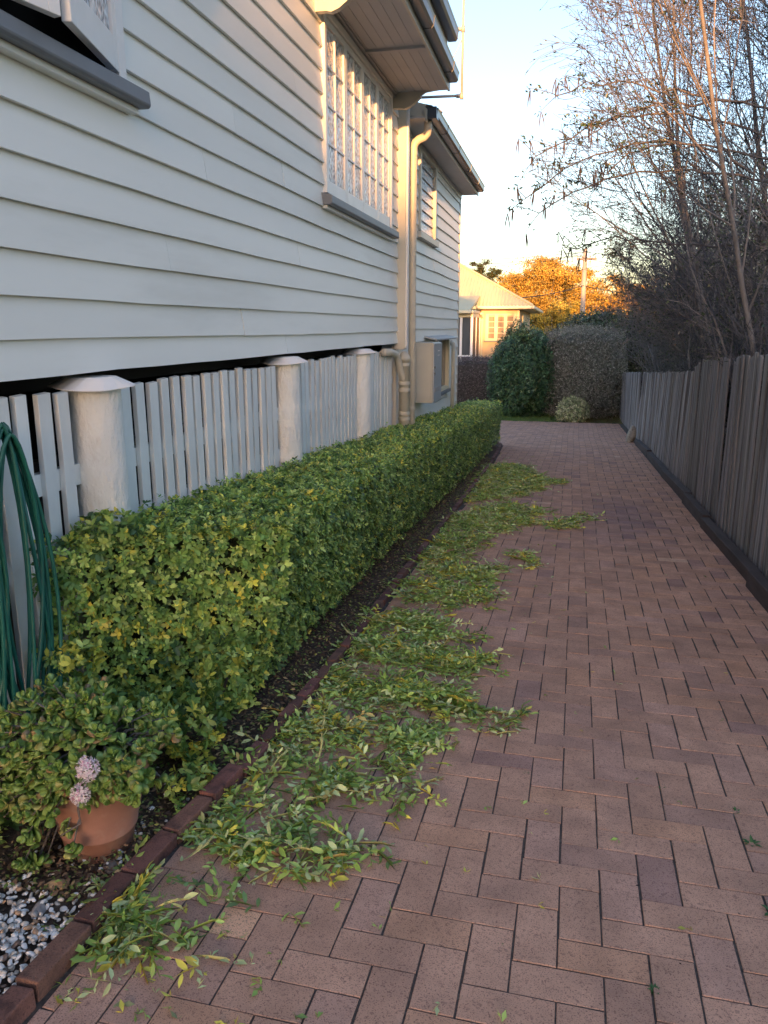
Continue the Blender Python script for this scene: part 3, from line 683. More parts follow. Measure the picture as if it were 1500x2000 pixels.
# ------------------------------------------------------------------ hedge
GREEN = [(.14, .27, .07), (.25, .40, .10), (.42, .57, .17), (.07, .15, .055), (.56, .60, .11), (.66, .60, .10)]
def whorls(P, N, k, L, cols, tpl, rng, spread=1.0, up=.35):
    """k leaves round each shoot tip"""
    n = len(P); L = L*rng.choice([.75, .9, 1.0, 1.1, 1.3], n); ax = nrm(N+rng.normal(0, .35, (n, 3))+np.array([0, 0, up])); r = nrm(rng.normal(0, 1, (n, 3)))
    u = nrm(np.cross(ax, r)); w = np.cross(ax, u); parts = []
    a0 = rng.uniform(0, 6.28, n)
    for i in range(k):
        a = a0+i*2.4; rad = u*np.cos(a)[:, None]+w*np.sin(a)[:, None]; el = rng.uniform(.15, .9, (n, 1))*(.6+.8*i/k)
        D = nrm(rad*spread+ax*el); base = P+ax*(i/k)*.02*L.mean()/.03
        NN = nrm(ax+rng.normal(0, .3, (n, 3))-D*.2)
        LL = L*rng.uniform(.65, 1.15, n); c = cols*(1+.18*rng.normal(0, 1, (n, 1))).clip(.5, 1.6)
        parts.append(leaves(base, D, NN, LL, LL*rng.uniform(.54, .68, n), c, tpl))
    return join(parts)
def vnoise(P, s, seed):
    r = np.random.default_rng(seed); v = 0
    for i in range(6):
        k = r.normal(0, s*(1+.5*i), 3); v = v+np.sin(P@k+r.uniform(0, 6))/(1+.35*i)
    return v/3
hedge = thing('clipped_hedge', 'long clipped green hedge between the house battens and the brick edging', 'hedge', (-1.6, 8, gz(8)))
HO = np.array(hedge.location)
def hxo(y, t):       # outer face x at height fraction t
    top = np.interp(y, [3, 6, 16], [-1.215, -1.255, -1.30]); return top-np.interp(y, [3, 6, 13], [.18, .15, .03])*(1-t)**1.6
def hy0(x): return 2.62+(x+1.97)*.85    # oblique near end
def hsamp(n, y0, y1, rng, where):
    if where == 'top':
        y = rng.uniform(y0, y1, n); x = rng.uniform(-1.98, -1.20, n); k = (x < hxo(y, 1)+.01) & (y > hy0(x))
        P = np.stack([x, y, gz(y)+.905+rng.normal(0, .013, n)+.05*(rng.random(n) < .02)], 1)[k]; N = np.tile([0, 0, 1.], (len(P), 1))
    elif where == 'side':
        y = rng.uniform(y0, y1, n); t = rng.uniform(.0, 1, n)**.9; x = hxo(y, t)
        z = gz(y)+.10+.80*t; k = y > hy0(x)-.02
        P = np.stack([x, y, z], 1)[k]; N = np.tile([1, 0, .15], (len(P), 1))
    else:
        x = rng.uniform(-2.0, -1.22, n); t = rng.uniform(0, 1, n); y = hy0(x)-.06*np.sin(t*3)+.10*(1-t)*(x+1.6); k = x < hxo(3.0, t)+.02
        P = np.stack([x, y, gz(y)+.04+.86*t], 1)[k]; N = np.tile([.5, -.85, .1], (len(P), 1))
    b = vnoise(P, 5, 2)*.012+vnoise(P, 17, 3)*.014+rng.normal(0, .010, len(P))
    return P+N*b[:, None], N, b
parts = []
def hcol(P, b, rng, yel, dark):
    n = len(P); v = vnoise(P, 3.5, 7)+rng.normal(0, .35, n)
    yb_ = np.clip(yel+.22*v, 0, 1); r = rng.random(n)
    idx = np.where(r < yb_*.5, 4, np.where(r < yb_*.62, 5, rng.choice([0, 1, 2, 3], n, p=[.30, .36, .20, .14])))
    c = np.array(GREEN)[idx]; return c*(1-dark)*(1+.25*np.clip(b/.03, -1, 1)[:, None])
for (y0, y1, tpl, dens, L, k) in ((2.4, 4.6, LEAF8, 1900, .0265, 6), (4.6, 7.5, LEAF4, 1500, .028, 5), (7.5, 11.5, LEAF2, 1050, .031, 5), (11.5, 16.4, LEAF2, 750, .035, 4)):
    for wh, wid in (('top', .78), ('side', .82)):
        n = int(dens*(y1-y0)*wid*(1.15 if wh == 'top' else 1.05)); P, N, b = hsamp(n, y0, y1, RNG, wh)
        if wh == 'side':    # thin patches low on the side
            h = (P[:, 2]-gz(P[:, 1]))/.9; keep = (RNG.random(len(P)) < np.clip(.45+1.1*h+.35*vnoise(P, 4, 12), .15, 1)); P, N, b = P[keep], N[keep], b[keep]
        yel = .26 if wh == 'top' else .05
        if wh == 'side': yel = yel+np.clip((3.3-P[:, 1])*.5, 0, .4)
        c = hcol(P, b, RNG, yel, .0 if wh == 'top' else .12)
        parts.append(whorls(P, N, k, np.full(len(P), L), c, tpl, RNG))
n = 1500; y = 2.75+13.5*RNG.random(n)**1.5; x = hxo(y, 1)-.015; k_ = y > hy0(x)-.05; P = np.stack([x, y, gz(y)+.90+0*y], 1)[k_]+RNG.normal(0, .012, (k_.sum(), 3)); N = np.tile([.6, 0, .8], (len(P), 1))
parts.append(whorls(P, N, 6, np.full(len(P), .028), hcol(P, np.zeros(len(P)), RNG, .22, 0), LEAF8, RNG))
n = 260; x = RNG.uniform(-1.97, -1.22, n); y = hy0(x)+.01; P = np.stack([x, y, gz(y)+.90+0*y], 1)+RNG.normal(0, .012, (n, 3)); N = np.tile([.2, -.5, .8], (n, 1))
parts.append(whorls(P, N, 6, np.full(n, .030), hcol(P, np.zeros(n), RNG, .3, 0), LEAF8, RNG))
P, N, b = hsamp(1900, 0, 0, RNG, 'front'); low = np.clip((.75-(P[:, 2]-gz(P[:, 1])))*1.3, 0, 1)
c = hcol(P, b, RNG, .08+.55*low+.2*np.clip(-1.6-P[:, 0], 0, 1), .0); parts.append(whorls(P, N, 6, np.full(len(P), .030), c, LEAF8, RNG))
# loose shoots sticking out of the near end, over the bed
def blob(c, r, n, rng):
    d = nrm(rng.normal(0, 1, (n, 3))); rad = rng.uniform(.55, 1, (n, 1))**.6; return np.array(c)+d*rad*np.array(r), d
for c0, r0, n, yel in (((-1.87, 2.48, .36), (.13, .10, .045), 36, .75), ((-1.62, 2.45, .12), (.20, .14, .12), 120, .45), ((-1.42, 2.62, .08), (.12, .16, .15), 110, .5),
                  ((-1.33, 2.78, .20), (.08, .14, .17), 70, .35), ((-1.75, 2.38, .02), (.24, .14, .14), 120, .3), ((-1.95, 2.2, -.02), (.12, .2, .06), 60, .1), ((-1.98, 2.55, .70), (.05, .06, .12), 26, .25), ((-1.86, 2.82, .80), (.13, .14, .06), 90, .15), ((-1.31, 2.38, -.04), (.07, .13, .04), 34, .4), ((-1.86, 1.95, -.02), (.12, .14, .05), 36, .1)):
    P, N = blob(c0, r0, n, RNG); c = hcol(P, np.zeros(n), RNG, yel, 0); parts.append(whorls(P, N, 6, np.full(n, .036), c, LEAF8, RNG))
v, q, t = join(parts); tag(raw_mesh('foliage', v-HO, q, M['leaf'], hedge, t, smooth=True), kind='stuff')
# woody inside of the hedge
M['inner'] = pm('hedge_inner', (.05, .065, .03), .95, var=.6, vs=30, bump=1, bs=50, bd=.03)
m = MB(); yy = np.linspace(2.75, 16.3, 30); v = []
for y in yy:
    yq = y
    for (x, z) in ((-1.95, .12), (-1.95, .865), (float(hxo(y, 1))-.055, .865), (float(hxo(y, .5))-.09, .5), (float(hxo(y, .1))-.10, .16)):
        ya_ = max(yq, hy0(x)+.12) if y < 3.6 else yq
        v.append((x-HO[0], ya_-HO[1], gz(ya_)+z-HO[2]))
m.add(v, [(j*5+k, j*5+(k+1) % 5, (j+1)*5+(k+1) % 5, (j+1)*5+k) for j in range(29) for k in range(5)]+[(4, 3, 2, 1, 0), tuple(29*5+k for k in range(5))])
m.build('inner_growth', M['inner'], hedge)
m = MB(); rs = random.Random(3)
for k in range(60):
    y = 2.9+k*.225; x = -1.55+rs.gauss(0, .05); pts = [(x, y, gz(y)-.02)]
    for j in range(4): pts.append((pts[-1][0]+rs.gauss(.02, .03), pts[-1][1]+rs.gauss(0, .03), pts[-1][2]+.07))
    m.tube([(p[0]-HO[0], p[1]-HO[1], p[2]-HO[2]) for p in pts], [.011, .010, .009, .008, .006], 6, col=(.6, .55, .5))
tag(m.build('stem', M['twig'], hedge), kind='stuff')

# ------------------------------------------------------------------ clippings, litter
def project(P):
    R = np.array(cam.rotation_euler.to_matrix()).T; c = (P-np.array(cam.location))@R.T
    return 750+F_PX*c[:, 0]/-c[:, 2], 1000-F_PX*c[:, 1]/-c[:, 2]
def ong(px, py):
    R = np.array(cam.rotation_euler.to_matrix()); d = R@np.array([px-750, 1000-py, -F_PX]); t = -1.64/(d[2]+.05*d[1]); p = np.array([0, 0, 1.64])+d*t; return p[:2]
POLY = [[(300, 1750), (330, 1690), (480, 1500), (600, 1360), (720, 1215), (800, 1205), (900, 1240), (950, 1300), (905, 1350), (925, 1390), (850, 1470), (830, 1550), (770, 1600), (640, 1590), (560, 1680), (620, 1710), (520, 1720), (440, 1770)],
        [(560, 1730), (640, 1660), (740, 1660), (720, 1685), (600, 1745)], [(450, 1765), (520, 1730), (560, 1745), (520, 1775)],
        [(770, 1175), (820, 1120), (900, 1105), (965, 1120), (960, 1190), (880, 1200)], [(820, 1110), (860, 1040), (900, 1010), (975, 985), (1060, 1000), (1040, 1030), (960, 1050), (900, 1100)],
        [(915, 985), (950, 915), (1010, 908), (1060, 935), (1045, 965), (1000, 978)], [(1055, 940), (1100, 940), (1095, 950), (1055, 952)], [(1065, 1027), (1118, 1022), (1115, 1037), (1065, 1037)],
        [(1005, 1078), (1020, 1080), (1045, 1110), (1030, 1117)], [(905, 1390), (1015, 1415), (1020, 1435), (930, 1440)], [(915, 1185), (975, 1195), (970, 1205), (915, 1200)],
        [(100, 1960), (150, 1890), (170, 1800), (235, 1745), (290, 1770), (270, 1820), (300, 1850), (250, 1880), (250, 1920), (190, 1925), (140, 1985)], [(240, 1870), (320, 1860), (390, 1870), (385, 1895), (260, 1895)],
        [(1120, 1015), (1165, 1012), (1165, 1022), (1120, 1024)], [(540, 1690), (590, 1700), (560, 1720)], [(880, 1110), (985, 1110), (985, 1120), (880, 1128)]]
GAPS = [[(640, 1440), (760, 1430), (770, 1475), (640, 1480)], [(550, 1510), (640, 1520), (600, 1570), (500, 1560)], [(690, 1560), (770, 1545), (760, 1620), (680, 1640)], [(460, 1600), (560, 1600), (540, 1650), (450, 1650)],
        [(690, 1310), (770, 1300), (760, 1345), (680, 1350)], [(820, 1385), (880, 1395), (860, 1440), (800, 1430)]]
def inside(P, poly):
    x, y = P[:, 0], P[:, 1]; r = np.zeros(len(P), bool); n = len(poly)
    for i in range(n):
        x1, y1 = poly[i]; x2, y2 = poly[(i+1) % n]
        c = ((y1 > y) != (y2 > y)) & (x < (x2-x1)*(y-y1)/(y2-y1+1e-9)+x1); r ^= c
    return r
GP = [np.array([ong(*p) for p in pl]) for pl in POLY]; GG = [np.array([ong(*p) for p in pl]) for pl in GAPS]
rg = np.random.default_rng(31); parts = []
def sprigs(XY, zt, rng, L=.034, nl=(4, 8), tpl=LEAF8, colw=(3, 4, 3, .6, 1.3, .25)):
    n = len(XY); A_ = rng.uniform(0, 6.28, n); el = rng.normal(.05, .16, n); D = np.stack([np.cos(A_)*np.cos(el), np.sin(A_)*np.cos(el), np.sin(el)], 1)
    Nn = nrm(np.stack([rng.normal(0, .45, n), rng.normal(0, .45, n), np.ones(n)*rng.choice([1, 1, 1, -1], n)], 1))
    base = np.stack([XY[:, 0], XY[:, 1], gz(XY[:, 1])+PT+zt], 1); side = nrm(np.cross(Nn, D)); out = []; kmax = nl[1]; cnt = rng.integers(nl[0], nl[1]+1, n)
    col = pal(n, [(.28, .45, .10), (.42, .60, .16), (.60, .70, .34), (.16, .27, .09), (.70, .68, .12), (.62, .50, .17)], colw, .15)
    out.append(leaves(base, D, Nn, cnt*.5*L+.01, .0035, col*np.array([1.1, .9, .8]), tpl))
    for i in range(kmax):
        k = cnt > i; m_ = k.sum(); sgn = 1 if i % 2 else -1; f = (i+.5)/kmax
        p = base[k]+D[k]*(i*.5*L); d = nrm(D[k]*(.45+.5*f)+side[k]*sgn*(1.05-.5*f)+rng.normal(0, .22, (m_, 3)))
        LL = L*rng.choice([.55, .8, 1., 1.3], m_)
        out.append(leaves(p, d, nrm(Nn[k]+rng.normal(0, .3, (m_, 3))), LL, LL*rng.uniform(.36, .48, m_), col[k]*(1+.15*rng.normal(0, 1, (m_, 1))).clip(.6, 1.5), tpl))
    return join(out)
for pl in GP:
    mn, mx = pl.min(0), pl.max(0); ar = np.prod(mx-mn); yc = pl[:, 1].mean()
    n = int(ar*(2300 if yc < 4 else 1700)); XY = rg.uniform(mn, mx, (n, 2)); k = inside(XY, pl); XY = XY[k]
    P3 = np.stack([XY[:, 0], XY[:, 1], 0*XY[:, 0]], 1); v_ = vnoise(P3, 9, 21)+vnoise(P3, 22, 22)*.6
    keep = rg.random(len(XY)) < np.clip(.42+1.4*v_, .04, 1)
    for gpl in GG: keep &= ~(inside(XY, gpl) & (rg.random(len(XY)) < .85))
    XY, v_ = XY[keep], v_[keep]
    XY = XY+rg.normal(0, .075, XY.shape)*(rg.random((len(XY), 1)) < .3)
    ok_ = XY[:, 0] > np.array([ex(a) for a in XY[:, 1]])-.01; XY, v_ = XY[ok_], v_[ok_]
    zt = rg.uniform(.002, .018, len(XY))+np.clip(v_, 0, 1)*rg.uniform(0, .035, len(XY))
    if len(XY) == 0: continue
    parts.append(sprigs(XY, zt, rg, tpl=LEAF8 if yc < 4.5 else LEAF4, L=.038 if yc < 4.5 else .042))
# stray single leaves
n = 520; y = 1.4+14*rg.random(n)**1.6; x = np.array([ex(a) for a in y])+.06+rg.exponential(.45, n); k = x < 1.2; XY = np.stack([x[k], y[k]], 1)
parts.append(sprigs(XY, np.full(len(XY), .003), rg, nl=(1, 2), tpl=LEAF4, L=.026, colw=(2, 3, 3, .5, 2, 1)))
v, q, t = join(parts)
tag(raw_mesh('hedge_clippings', v, q, M['leaf'], tint=t, smooth=True), 'heaps of fresh green hedge clippings spilled over the brick paving beside the edging', 'clippings', kind='stuff')
# leaf litter in the bed and along the fence
n = 16000; y = 1.72+12*rg.random(n)**1.25; x = np.array([ex(a) for a in y])-.03-rg.uniform(0, .45, n); P = np.stack([x, y, gz(y)+.045+rg.uniform(-.012, .012, n)], 1)
D = nrm(np.stack([rg.normal(0, 1, n), rg.normal(0, 1, n), rg.normal(0, .2, n)], 1)); NN = nrm(np.stack([rg.normal(0, .5, n), rg.normal(0, .5, n), np.ones(n)], 1))
c = pal(n, [(.20, .13, .08), (.34, .26, .15), (.09, .06, .045), (.17, .25, .07), (.34, .38, .12)], [3, 2, 2, 2.2, 1.2]); LL = rg.uniform(.012, .03, n)
tag(raw_mesh('leaf_litter', *(lambda r: (r[0], r[1]))(leaves(P, D, NN, LL, LL*.5, c, LEAF2)), M['dryleaf'], tint=np.repeat(c, 4, axis=0)), 'dead brown and green leaf litter on the soil under the hedge', 'leaf litter', kind='stuff')
n = 5200; y = 1.2+22*rg.random(n)**.9; off = rg.exponential(.11, n); x = np.array([rx(a) for a in y])+.02-off
fr = rg.random(n) < .22; x = np.where(fr, rg.uniform(-.6, 1.4, n), x)
P = np.stack([x, y, gz(y)+PT+.003+rg.uniform(0, .004, n)], 1); D = nrm(np.stack([rg.normal(0, 1, n), rg.normal(0, 1, n), rg.normal(0, .15, n)], 1)); NN = nrm(np.stack([rg.normal(0, .3, n), rg.normal(0, .3, n), np.ones(n)], 1))
c = pal(n, [(.05, .035, .03), (.13, .09, .07), (.26, .23, .19), (.03, .02, .02)], [4, 3, 1.2, 3]); LL = rg.uniform(.005, .016, n)*np.where(fr, .7, 1)
a_, b_, _ = leaves(P, D, NN, LL, LL*rg.uniform(.2, .5, n), c, LEAF2)
tag(raw_mesh('path_debris', a_, b_, M['dryleaf'], tint=np.repeat(c, 4, axis=0)), 'small dark twigs and debris gathered along the sleepers at the fence foot', 'debris', kind='stuff')
# dry grass bits in the wide joints
n = 2600; v_ = RNG.integers(-20, 14, n); u_ = RNG.integers(-4, 11, n); ok = ((u_+v_) % 4 == 1) | ((u_+v_) % 4 == 2); v_, u_ = v_[ok], u_[ok]; n = len(u_)
gx_ = OX+u_*A+RNG.normal(0, .002, n); gy_ = OY-(v_+RNG.uniform(0, 1, n))*Bm; w_ = RNG.random(n) < np.clip((gx_+.1)/1.1, .04, .9); gx_, gy_ = gx_[w_], gy_[w_]; n = len(gx_)
P = np.stack([gx_, gy_, gz(gy_)+PT-.006], 1); D = nrm(np.stack([RNG.normal(0, .5, n), RNG.normal(0, 1, n), RNG.uniform(.0, .6, n)], 1)); NN = nrm(RNG.normal(0, 1, (n, 3))+np.array([0, 0, 1.]))
c = pal(n, [(.07, .055, .045), (.30, .27, .22), (.03, .025, .02)], [4, 1.6, 4]); LL = RNG.uniform(.005, .013, n)
a_, b_, _ = leaves(P, D, NN, LL, LL*.3, c, LEAF2)
tag(raw_mesh('joint_litter', a_, b_, M['dryleaf'], tint=np.repeat(c, 4, axis=0)), 'dry grass bits packed in the wide joints of the brick paving', 'joint litter', kind='stuff')
# curled brown leaf
m = MB(); v = []
for i in range(9):
    for j in range(5):
        a = (i-4)/4; b_ = (j-2)/2; w = math.cos(a*1.35); v.append((a*.035, b_*.016*w+.003*math.sin(5*a), .006+.012*abs(b_)**1.5+.007*math.sin(3*a+b_*2)))
m.add(v, [(i*5+j, (i+1)*5+j, (i+1)*5+j+1, i*5+j+1) for i in range(8) for j in range(4)], (.36, .22, .11))
o = m.build('dry_leaf', M['dryleaf'], smooth=True); o.location = (-.835, 2.085, gz(2.08)+PT+.012); o.rotation_euler = (0, 0, .5); tag(o, 'large curled tan dead leaf lying on the nearest clippings', 'dead leaf')
# weeds
def weed(x, y, r, n, lab, seed):
    rg_ = np.random.default_rng(seed); a = np.linspace(0, 2*math.pi, n, endpoint=False)+rg_.normal(0, .25, n)
    D = np.stack([np.cos(a), np.sin(a), rg_.uniform(.15, .7, n)], 1); P = np.zeros((n, 3))
    c = pal(n, [(.06, .15, .05), (.10, .20, .06)], [2, 1], .1)
    v, q, t = leaves(P, D, np.tile([0, 0, 1.], (n, 1)), r*rg_.uniform(.7, 1.1, n), r*.34, c, LEAF8)
    o = raw_mesh('weed', v, q, M['leaf'], tint=t); o.location = (x, y, gz(y)+PT-.004); tag(o, lab, 'weed', 'weeds in the paving joints')
weed(.717, 2.557, .034, 10, 'largest weed, a blue green rosette in a wide joint on the right', 1)
weed(.706, 2.756, .024, 7, 'small leafy weed just above the blue green rosette', 2)
weed(.455, 2.86, .018, 7, 'tiny green weed in a joint left of the two right hand weeds', 3)
weed(-.07, 2.84, .015, 8, 'grey green sprouting weed at a joint in the middle of the paving', 4)
weed(.70, 2.20, .045, 7, 'dark green weed cut by the right edge of the photo', 5)
weed(-.095, 1.87, .012, 6, 'two leaved yellow green sprig alone on the front pavers', 6)
weed(.315, 1.80, .022, 12, 'wispy grass tuft in a joint at the bottom of the photo', 7)

# ------------------------------------------------------------------ jade plant in its terracotta pot
pot = thing('potted_jade_plant', 'jade plant with pink flowers overflowing a tilted terracotta pot beside the hedge end', 'pot plant', (-1.475, 2.02, gz(2.02)+.002))
pot.rotation_euler = (.02, .05, 0); pot.scale = (1.17, 1.17, 1.17)
m = MB(); m.lathe([(.001, .0), (.084, .0), (.092, .008), (.106, .085), (.110, .087), (.111, .094), (.1095, .099), (.150, .285), (.158, .287), (.162, .33), (.152, .333), (.148, .29), (.14, .27), (.001, .27)], (0, 0, 0), 48)
pt_ = m.build('pot', M['terra'], pot, smooth=True)
m = MB(); m.lathe([(.001, .292), (.141, .288)], (0, 0, 0), 24); m.build('soil', M['soil'], pot)
jl = []
for k in range(4):
    a_, b_, _ = [], [], 0; m = MB(); v = []; rs = random.Random(k)
    # fleshy obovate leaf, long axis +X, unit length
    n = 6; prof = [(0, .10), (.25, .24), (.5, .37), (.75, .42), (.93, .27), (1.0, .06)]
    for (x, w) in prof:
        cup = .10*(x**2)
        for (yy_, zz) in ((-w, cup+.05), (0, cup+.02+.055*math.sin(math.pi*min(1, x+.1))), (w, cup+.05), (0, cup-.05*math.sin(math.pi*min(1, x+.12)))): v.append((x, yy_, zz))
    f = [(i*4+j, i*4+(j+1) % 4, (i+1)*4+(j+1) % 4, (i+1)*4+j) for i in range(n-1) for j in range(4)]+[(3, 2, 1, 0), ((n-1)*4, (n-1)*4+1, (n-1)*4+2, (n-1)*4+3)]
    m.add(v, f, (1, 1, 1)); o = m.build('leaf', M['jade'], smooth=True); jl.append(o.data); bpy.data.objects.remove(o)
rs = random.Random(77); POTO = Vector(pot.location); tips = []
lobes = [((.10, .12, .36), (.11, .06, .05), 22), ((.07, -.10, .31), (.12, .07, .06), 26), ((-.02, -.14, .33), (.10, .05, .08), 22), ((.16, -.06, .33), (.08, .08, .07), 14), ((.03, -.03, .32), (.12, .11, .05), 30), ((-.06, .03, .44), (.17, .08, .05), 34), ((-.20, .02, .36), (.10, .08, .06), 18), ((-.10, -.04, .34), (.21, .17, .15), 80), ((.07, -.04, .35), (.16, .15, .11), 40), ((-.06, -.13, .24), (.12, .08, .12), 30), ((-.24, -.08, .22), (.13, .12, .14), 42), ((-.085, -.165, .08), (.035, .03, .06), 6), ((.035, -.165, .11), (.02, .015, .02), 1), ((.15, .0, .28), (.08, .09, .09), 16)]
cands = []
for c0, r0, n in lobes:
    for _ in range(n):
        d = Vector((rs.gauss(0, 1), rs.gauss(-.45, 1), rs.gauss(.25, 1))).normalized(); k = rs.uniform(.75, 1.05)
        cands.append((Vector((c0[0]+d.x*r0[0]*k, c0[1]+d.y*r0[1]*k, c0[2]+d.z*r0[2]*k)), d))
stems = MB(); lv = []
for p, d in cands:
    ax = (d+Vector((rs.gauss(0, .3), rs.gauss(-.2, .3), .5))).normalized(); r = ax.orthogonal().normalized(); a0 = rs.uniform(0, 6.28)
    root = Vector((p.x*.25, p.y*.2+.02, .28+.2*max(0, p.z-.28))); mid = (root+p)/2+Vector((0, 0, .03))
    stems.tube([root, mid, p], [.0045, .003, .002], 5, col=(.55, .6, .35))
    for i in range(8):
        a = a0+i*math.pi/2+(.785 if i//2 % 2 else 0)*1.0; rad = (Matrix.Rotation(a, 3, ax) @ r); tier = i//2
        dirn = (rad*(1.0-.12*tier)+ax*(.25+.28*tier)).normalized(); lv.append((p-ax*(.028-.011*tier), dirn, ax, rs.uniform(.85, 1.15)*.034*(1-.10*tier)))
lv.sort(key=lambda t: -(t[1].y*-.6+(-t[0].y)*2.2+t[0].z*.8)); lv = lv
def jcol():
    r = rs.random()
    return (.18, .31, .07) if r < .5 else (.26, .40, .11) if r < .84 else (.40, .42, .14) if r < .95 else (.34, .24, .12)
rest = MB()
for i, (p, d, ax, L) in enumerate(lv):
    x = d; z = (ax-x*ax.dot(x)).normalized(); yv = z.cross(x); R = Matrix((x, yv, z)).transposed().to_4x4(); Mx = Matrix.Translation(p) @ R @ Matrix.Diagonal((L, L, L, 1)).to_4x4()
    c = jcol()
    if i < 290:
        o = bpy.data.objects.new('leaf', jl[i % 4]); put(o, pot); o.matrix_basis = Mx; o.color = (*c, 1)
    else:
        me = jl[i % 4]; rest.add([Mx @ v_.co for v_ in me.vertices], [tuple(p_.vertices) for p_ in me.polygons], c)
M['jade2'] = M['jade']
tag(rest.build('foliage', M['jade'], pot, smooth=True), kind='stuff'); tag(stems.build('stem', M['bark'], pot, smooth=True), kind='stuff')
m = MB(); m.tube([(.02, -.10, .30), (.045, -.15, .24), (.05, -.15, .20), (.0, -.17, .165)], [.004, .0035, .003, .002], 6, col=(.8, .7, .65)); m.build('stem', M['twig'], pot)
for (px, py, pz, r, n) in ((.105, -.18, .395, .030, 190), (.085, -.19, .325, .024, 130)):
    rgf = np.random.default_rng(n); d = nrm(rgf.normal(0, 1, (n, 3))+np.array([0, -.5, .1])); P0 = d*r*rgf.uniform(.55, 1.05, (n, 1))*np.array([1, .8, 1.15 if n < 200 else 1.]); parts = []
    for k in range(5):
        tg = nrm(np.cross(d, rgf.normal(0, 1, (n, 3)))); c = pal(n, [(.92, .80, .86), (.75, .38, .58), (.95, .90, .92)], [4, 1.3, 5], .06); parts.append(leaves(P0, nrm(tg+d*.55), d, np.full(n, .0095), .0032, c, LEAF2))
    v, q, t = join(parts); o = raw_mesh('flower_cluster', v, q, M['petal'], pot, t); o.location = (px, py, pz)

# ------------------------------------------------------------------ trees and shrubs
def grow(P, D, L, r, lvl, rng, out, spec):
    """recursive branches -> list of (points, radii, level)"""
    n = spec['seg'][lvl]; pts = [P]; d = D/np.linalg.norm(D); st = L/n
    for i in range(n):
        d = d+rng.normal(0, spec['wig'][lvl], 3)+np.array(spec['trop'][lvl]); d /= np.linalg.norm(d); pts.append(pts[-1]+d*st)
    pts = np.array(pts); rad = r*np.linspace(1, spec['taper'][lvl], n+1)
    if 'ok' in spec:
        good = spec['ok'](pts)
        if not good.all():
            j = int(np.argmin(good))
            if j < 2: return
            pts, rad = pts[:j], rad[:j]*np.linspace(1, .4, j); n = j-1
    out.append((pts, rad, lvl))
    if lvl+1 < len(spec['num']):
        k = spec['num'][lvl+1]; k = max(1, int(round(k*rng.uniform(.75, 1.25))))
        for _ in range(k):
            t = rng.uniform(spec['from'][lvl+1], 1); i = min(n-1, int(t*n)); f = t*n-i; p = pts[i]*(1-f)+pts[i+1]*f; dd = pts[i+1]-pts[i]; dd /= np.linalg.norm(dd)
            o = np.cross(dd, rng.normal(0, 1, 3)); o /= np.linalg.norm(o)+1e-9; a = spec['ang'][lvl+1]*rng.uniform(.6, 1.3)
            nd = dd*math.cos(a)+o*math.sin(a)+np.array(spec.get('bias', (0, 0, 0)))*(.5 if lvl == 0 else .25)
            grow(p, nd, L*spec['len'][lvl+1]*rng.uniform(.6, 1.2)*(1.15-.5*t), rad[i]*spec['rr'][lvl+1], lvl+1, rng, out, spec)
def tubes(out, lv, mat, name, parent, O, k=5, tint=(1, 1, 1), rmin=.0015, jit=.15, seed=0, kind=None):
    rng = np.random.default_rng(seed); m = MB()
    for pts, rad, l_ in out:
        if l_ in lv: m.tube(pts-O, np.maximum(rad, rmin), k if l_ < 2 else 3, caps=False, col=np.array(tint)*(1+rng.normal(0, jit)))
    o = m.build(name, mat, parent, smooth=(k > 4))
    if kind: tag(o, kind=kind)
    return o
def tipleaves(out, lv, per, L, cols, w, rng, tpl=LEAF2, near=.4, droop=-.2, wr=.45):
    P = []; D = []
    for pts, rad, l_ in out:
        if l_ in lv:
            for _ in range(per):
                if per < 1 or rng.random() < 1:
                    t = rng.uniform(near, 1)*(len(pts)-1); i = min(len(pts)-2, int(t)); P.append(pts[i]+(pts[i+1]-pts[i])*(t-i)); D.append(pts[i+1]-pts[i])
    P = np.array(P); D = nrm(np.array(D)); n = len(P); D = nrm(D+rng.normal(0, .8, (n, 3))+np.array([0, 0, droop]))
    LL = L*rng.uniform(.6, 1.25, n); return leaves(P, D, nrm(rng.normal(0, 1, (n, 3))+np.array([0, 0, .8])), LL, LL*wr, pal(n, cols, w, .25), tpl)
def tree(name, label, cat, roots, spec, rng, bark='bark', group=None, leaf=None, tw=(1, 1, 1), twk=(2, 3), O=None):
    O = np.array(roots[0][0]) if O is None else np.array(O)
    e = thing(name, label, cat, tuple(O), group); out = []
    for P, D, L, r in roots: grow(np.array(P, float), np.array(D, float), L, r, 0, rng, out, spec)
    tubes(out, (0, 1), M[bark], 'trunk', e, O, 7, tw, seed=1)
    tubes(out, twk, M['twig'], 'crown', e, O, 3, tw, rmin=.0028, seed=2, kind='stuff')
    if leaf:
        v, q, t = tipleaves(out, leaf['lv'], leaf['per'], leaf['L'], leaf['cols'], leaf['w'], rng, droop=leaf.get('droop', -.2), near=leaf.get('near', .3), wr=leaf.get('wr', .45)); tag(raw_mesh('foliage', v-O, q, M[leaf.get('mat', 'darkleaf')], e, t), kind='stuff')
    return e, out
rg = np.random.default_rng(5)
TALL = dict(seg=(12, 9, 7, 5), wig=(.05, .09, .10, .14), trop=((0, 0, .02), (-.012, 0, .035), (-.02, 0, .02), (0, 0, .0)), taper=(.30, .3, .4, .5), num=(1, 11, 10, 7), **{'from': (0, .22, .15, .2)}, ang=(0, .62, .6, .7), len=(1, .52, .52, .5), rr=(1, .42, .5, .6), bias=(-.25, 0, .08), ok=lambda p: (p[:, 0] > -.35+.3*np.sin(p[:, 2]*5+p[:, 1])) & ((p[:, 0] > 1.72) | (p[:, 2] > 1.2+.3*np.sin(p[:, 1]*9)+np.clip((1.9-p[:, 0])*.9, -9, 1.3))))
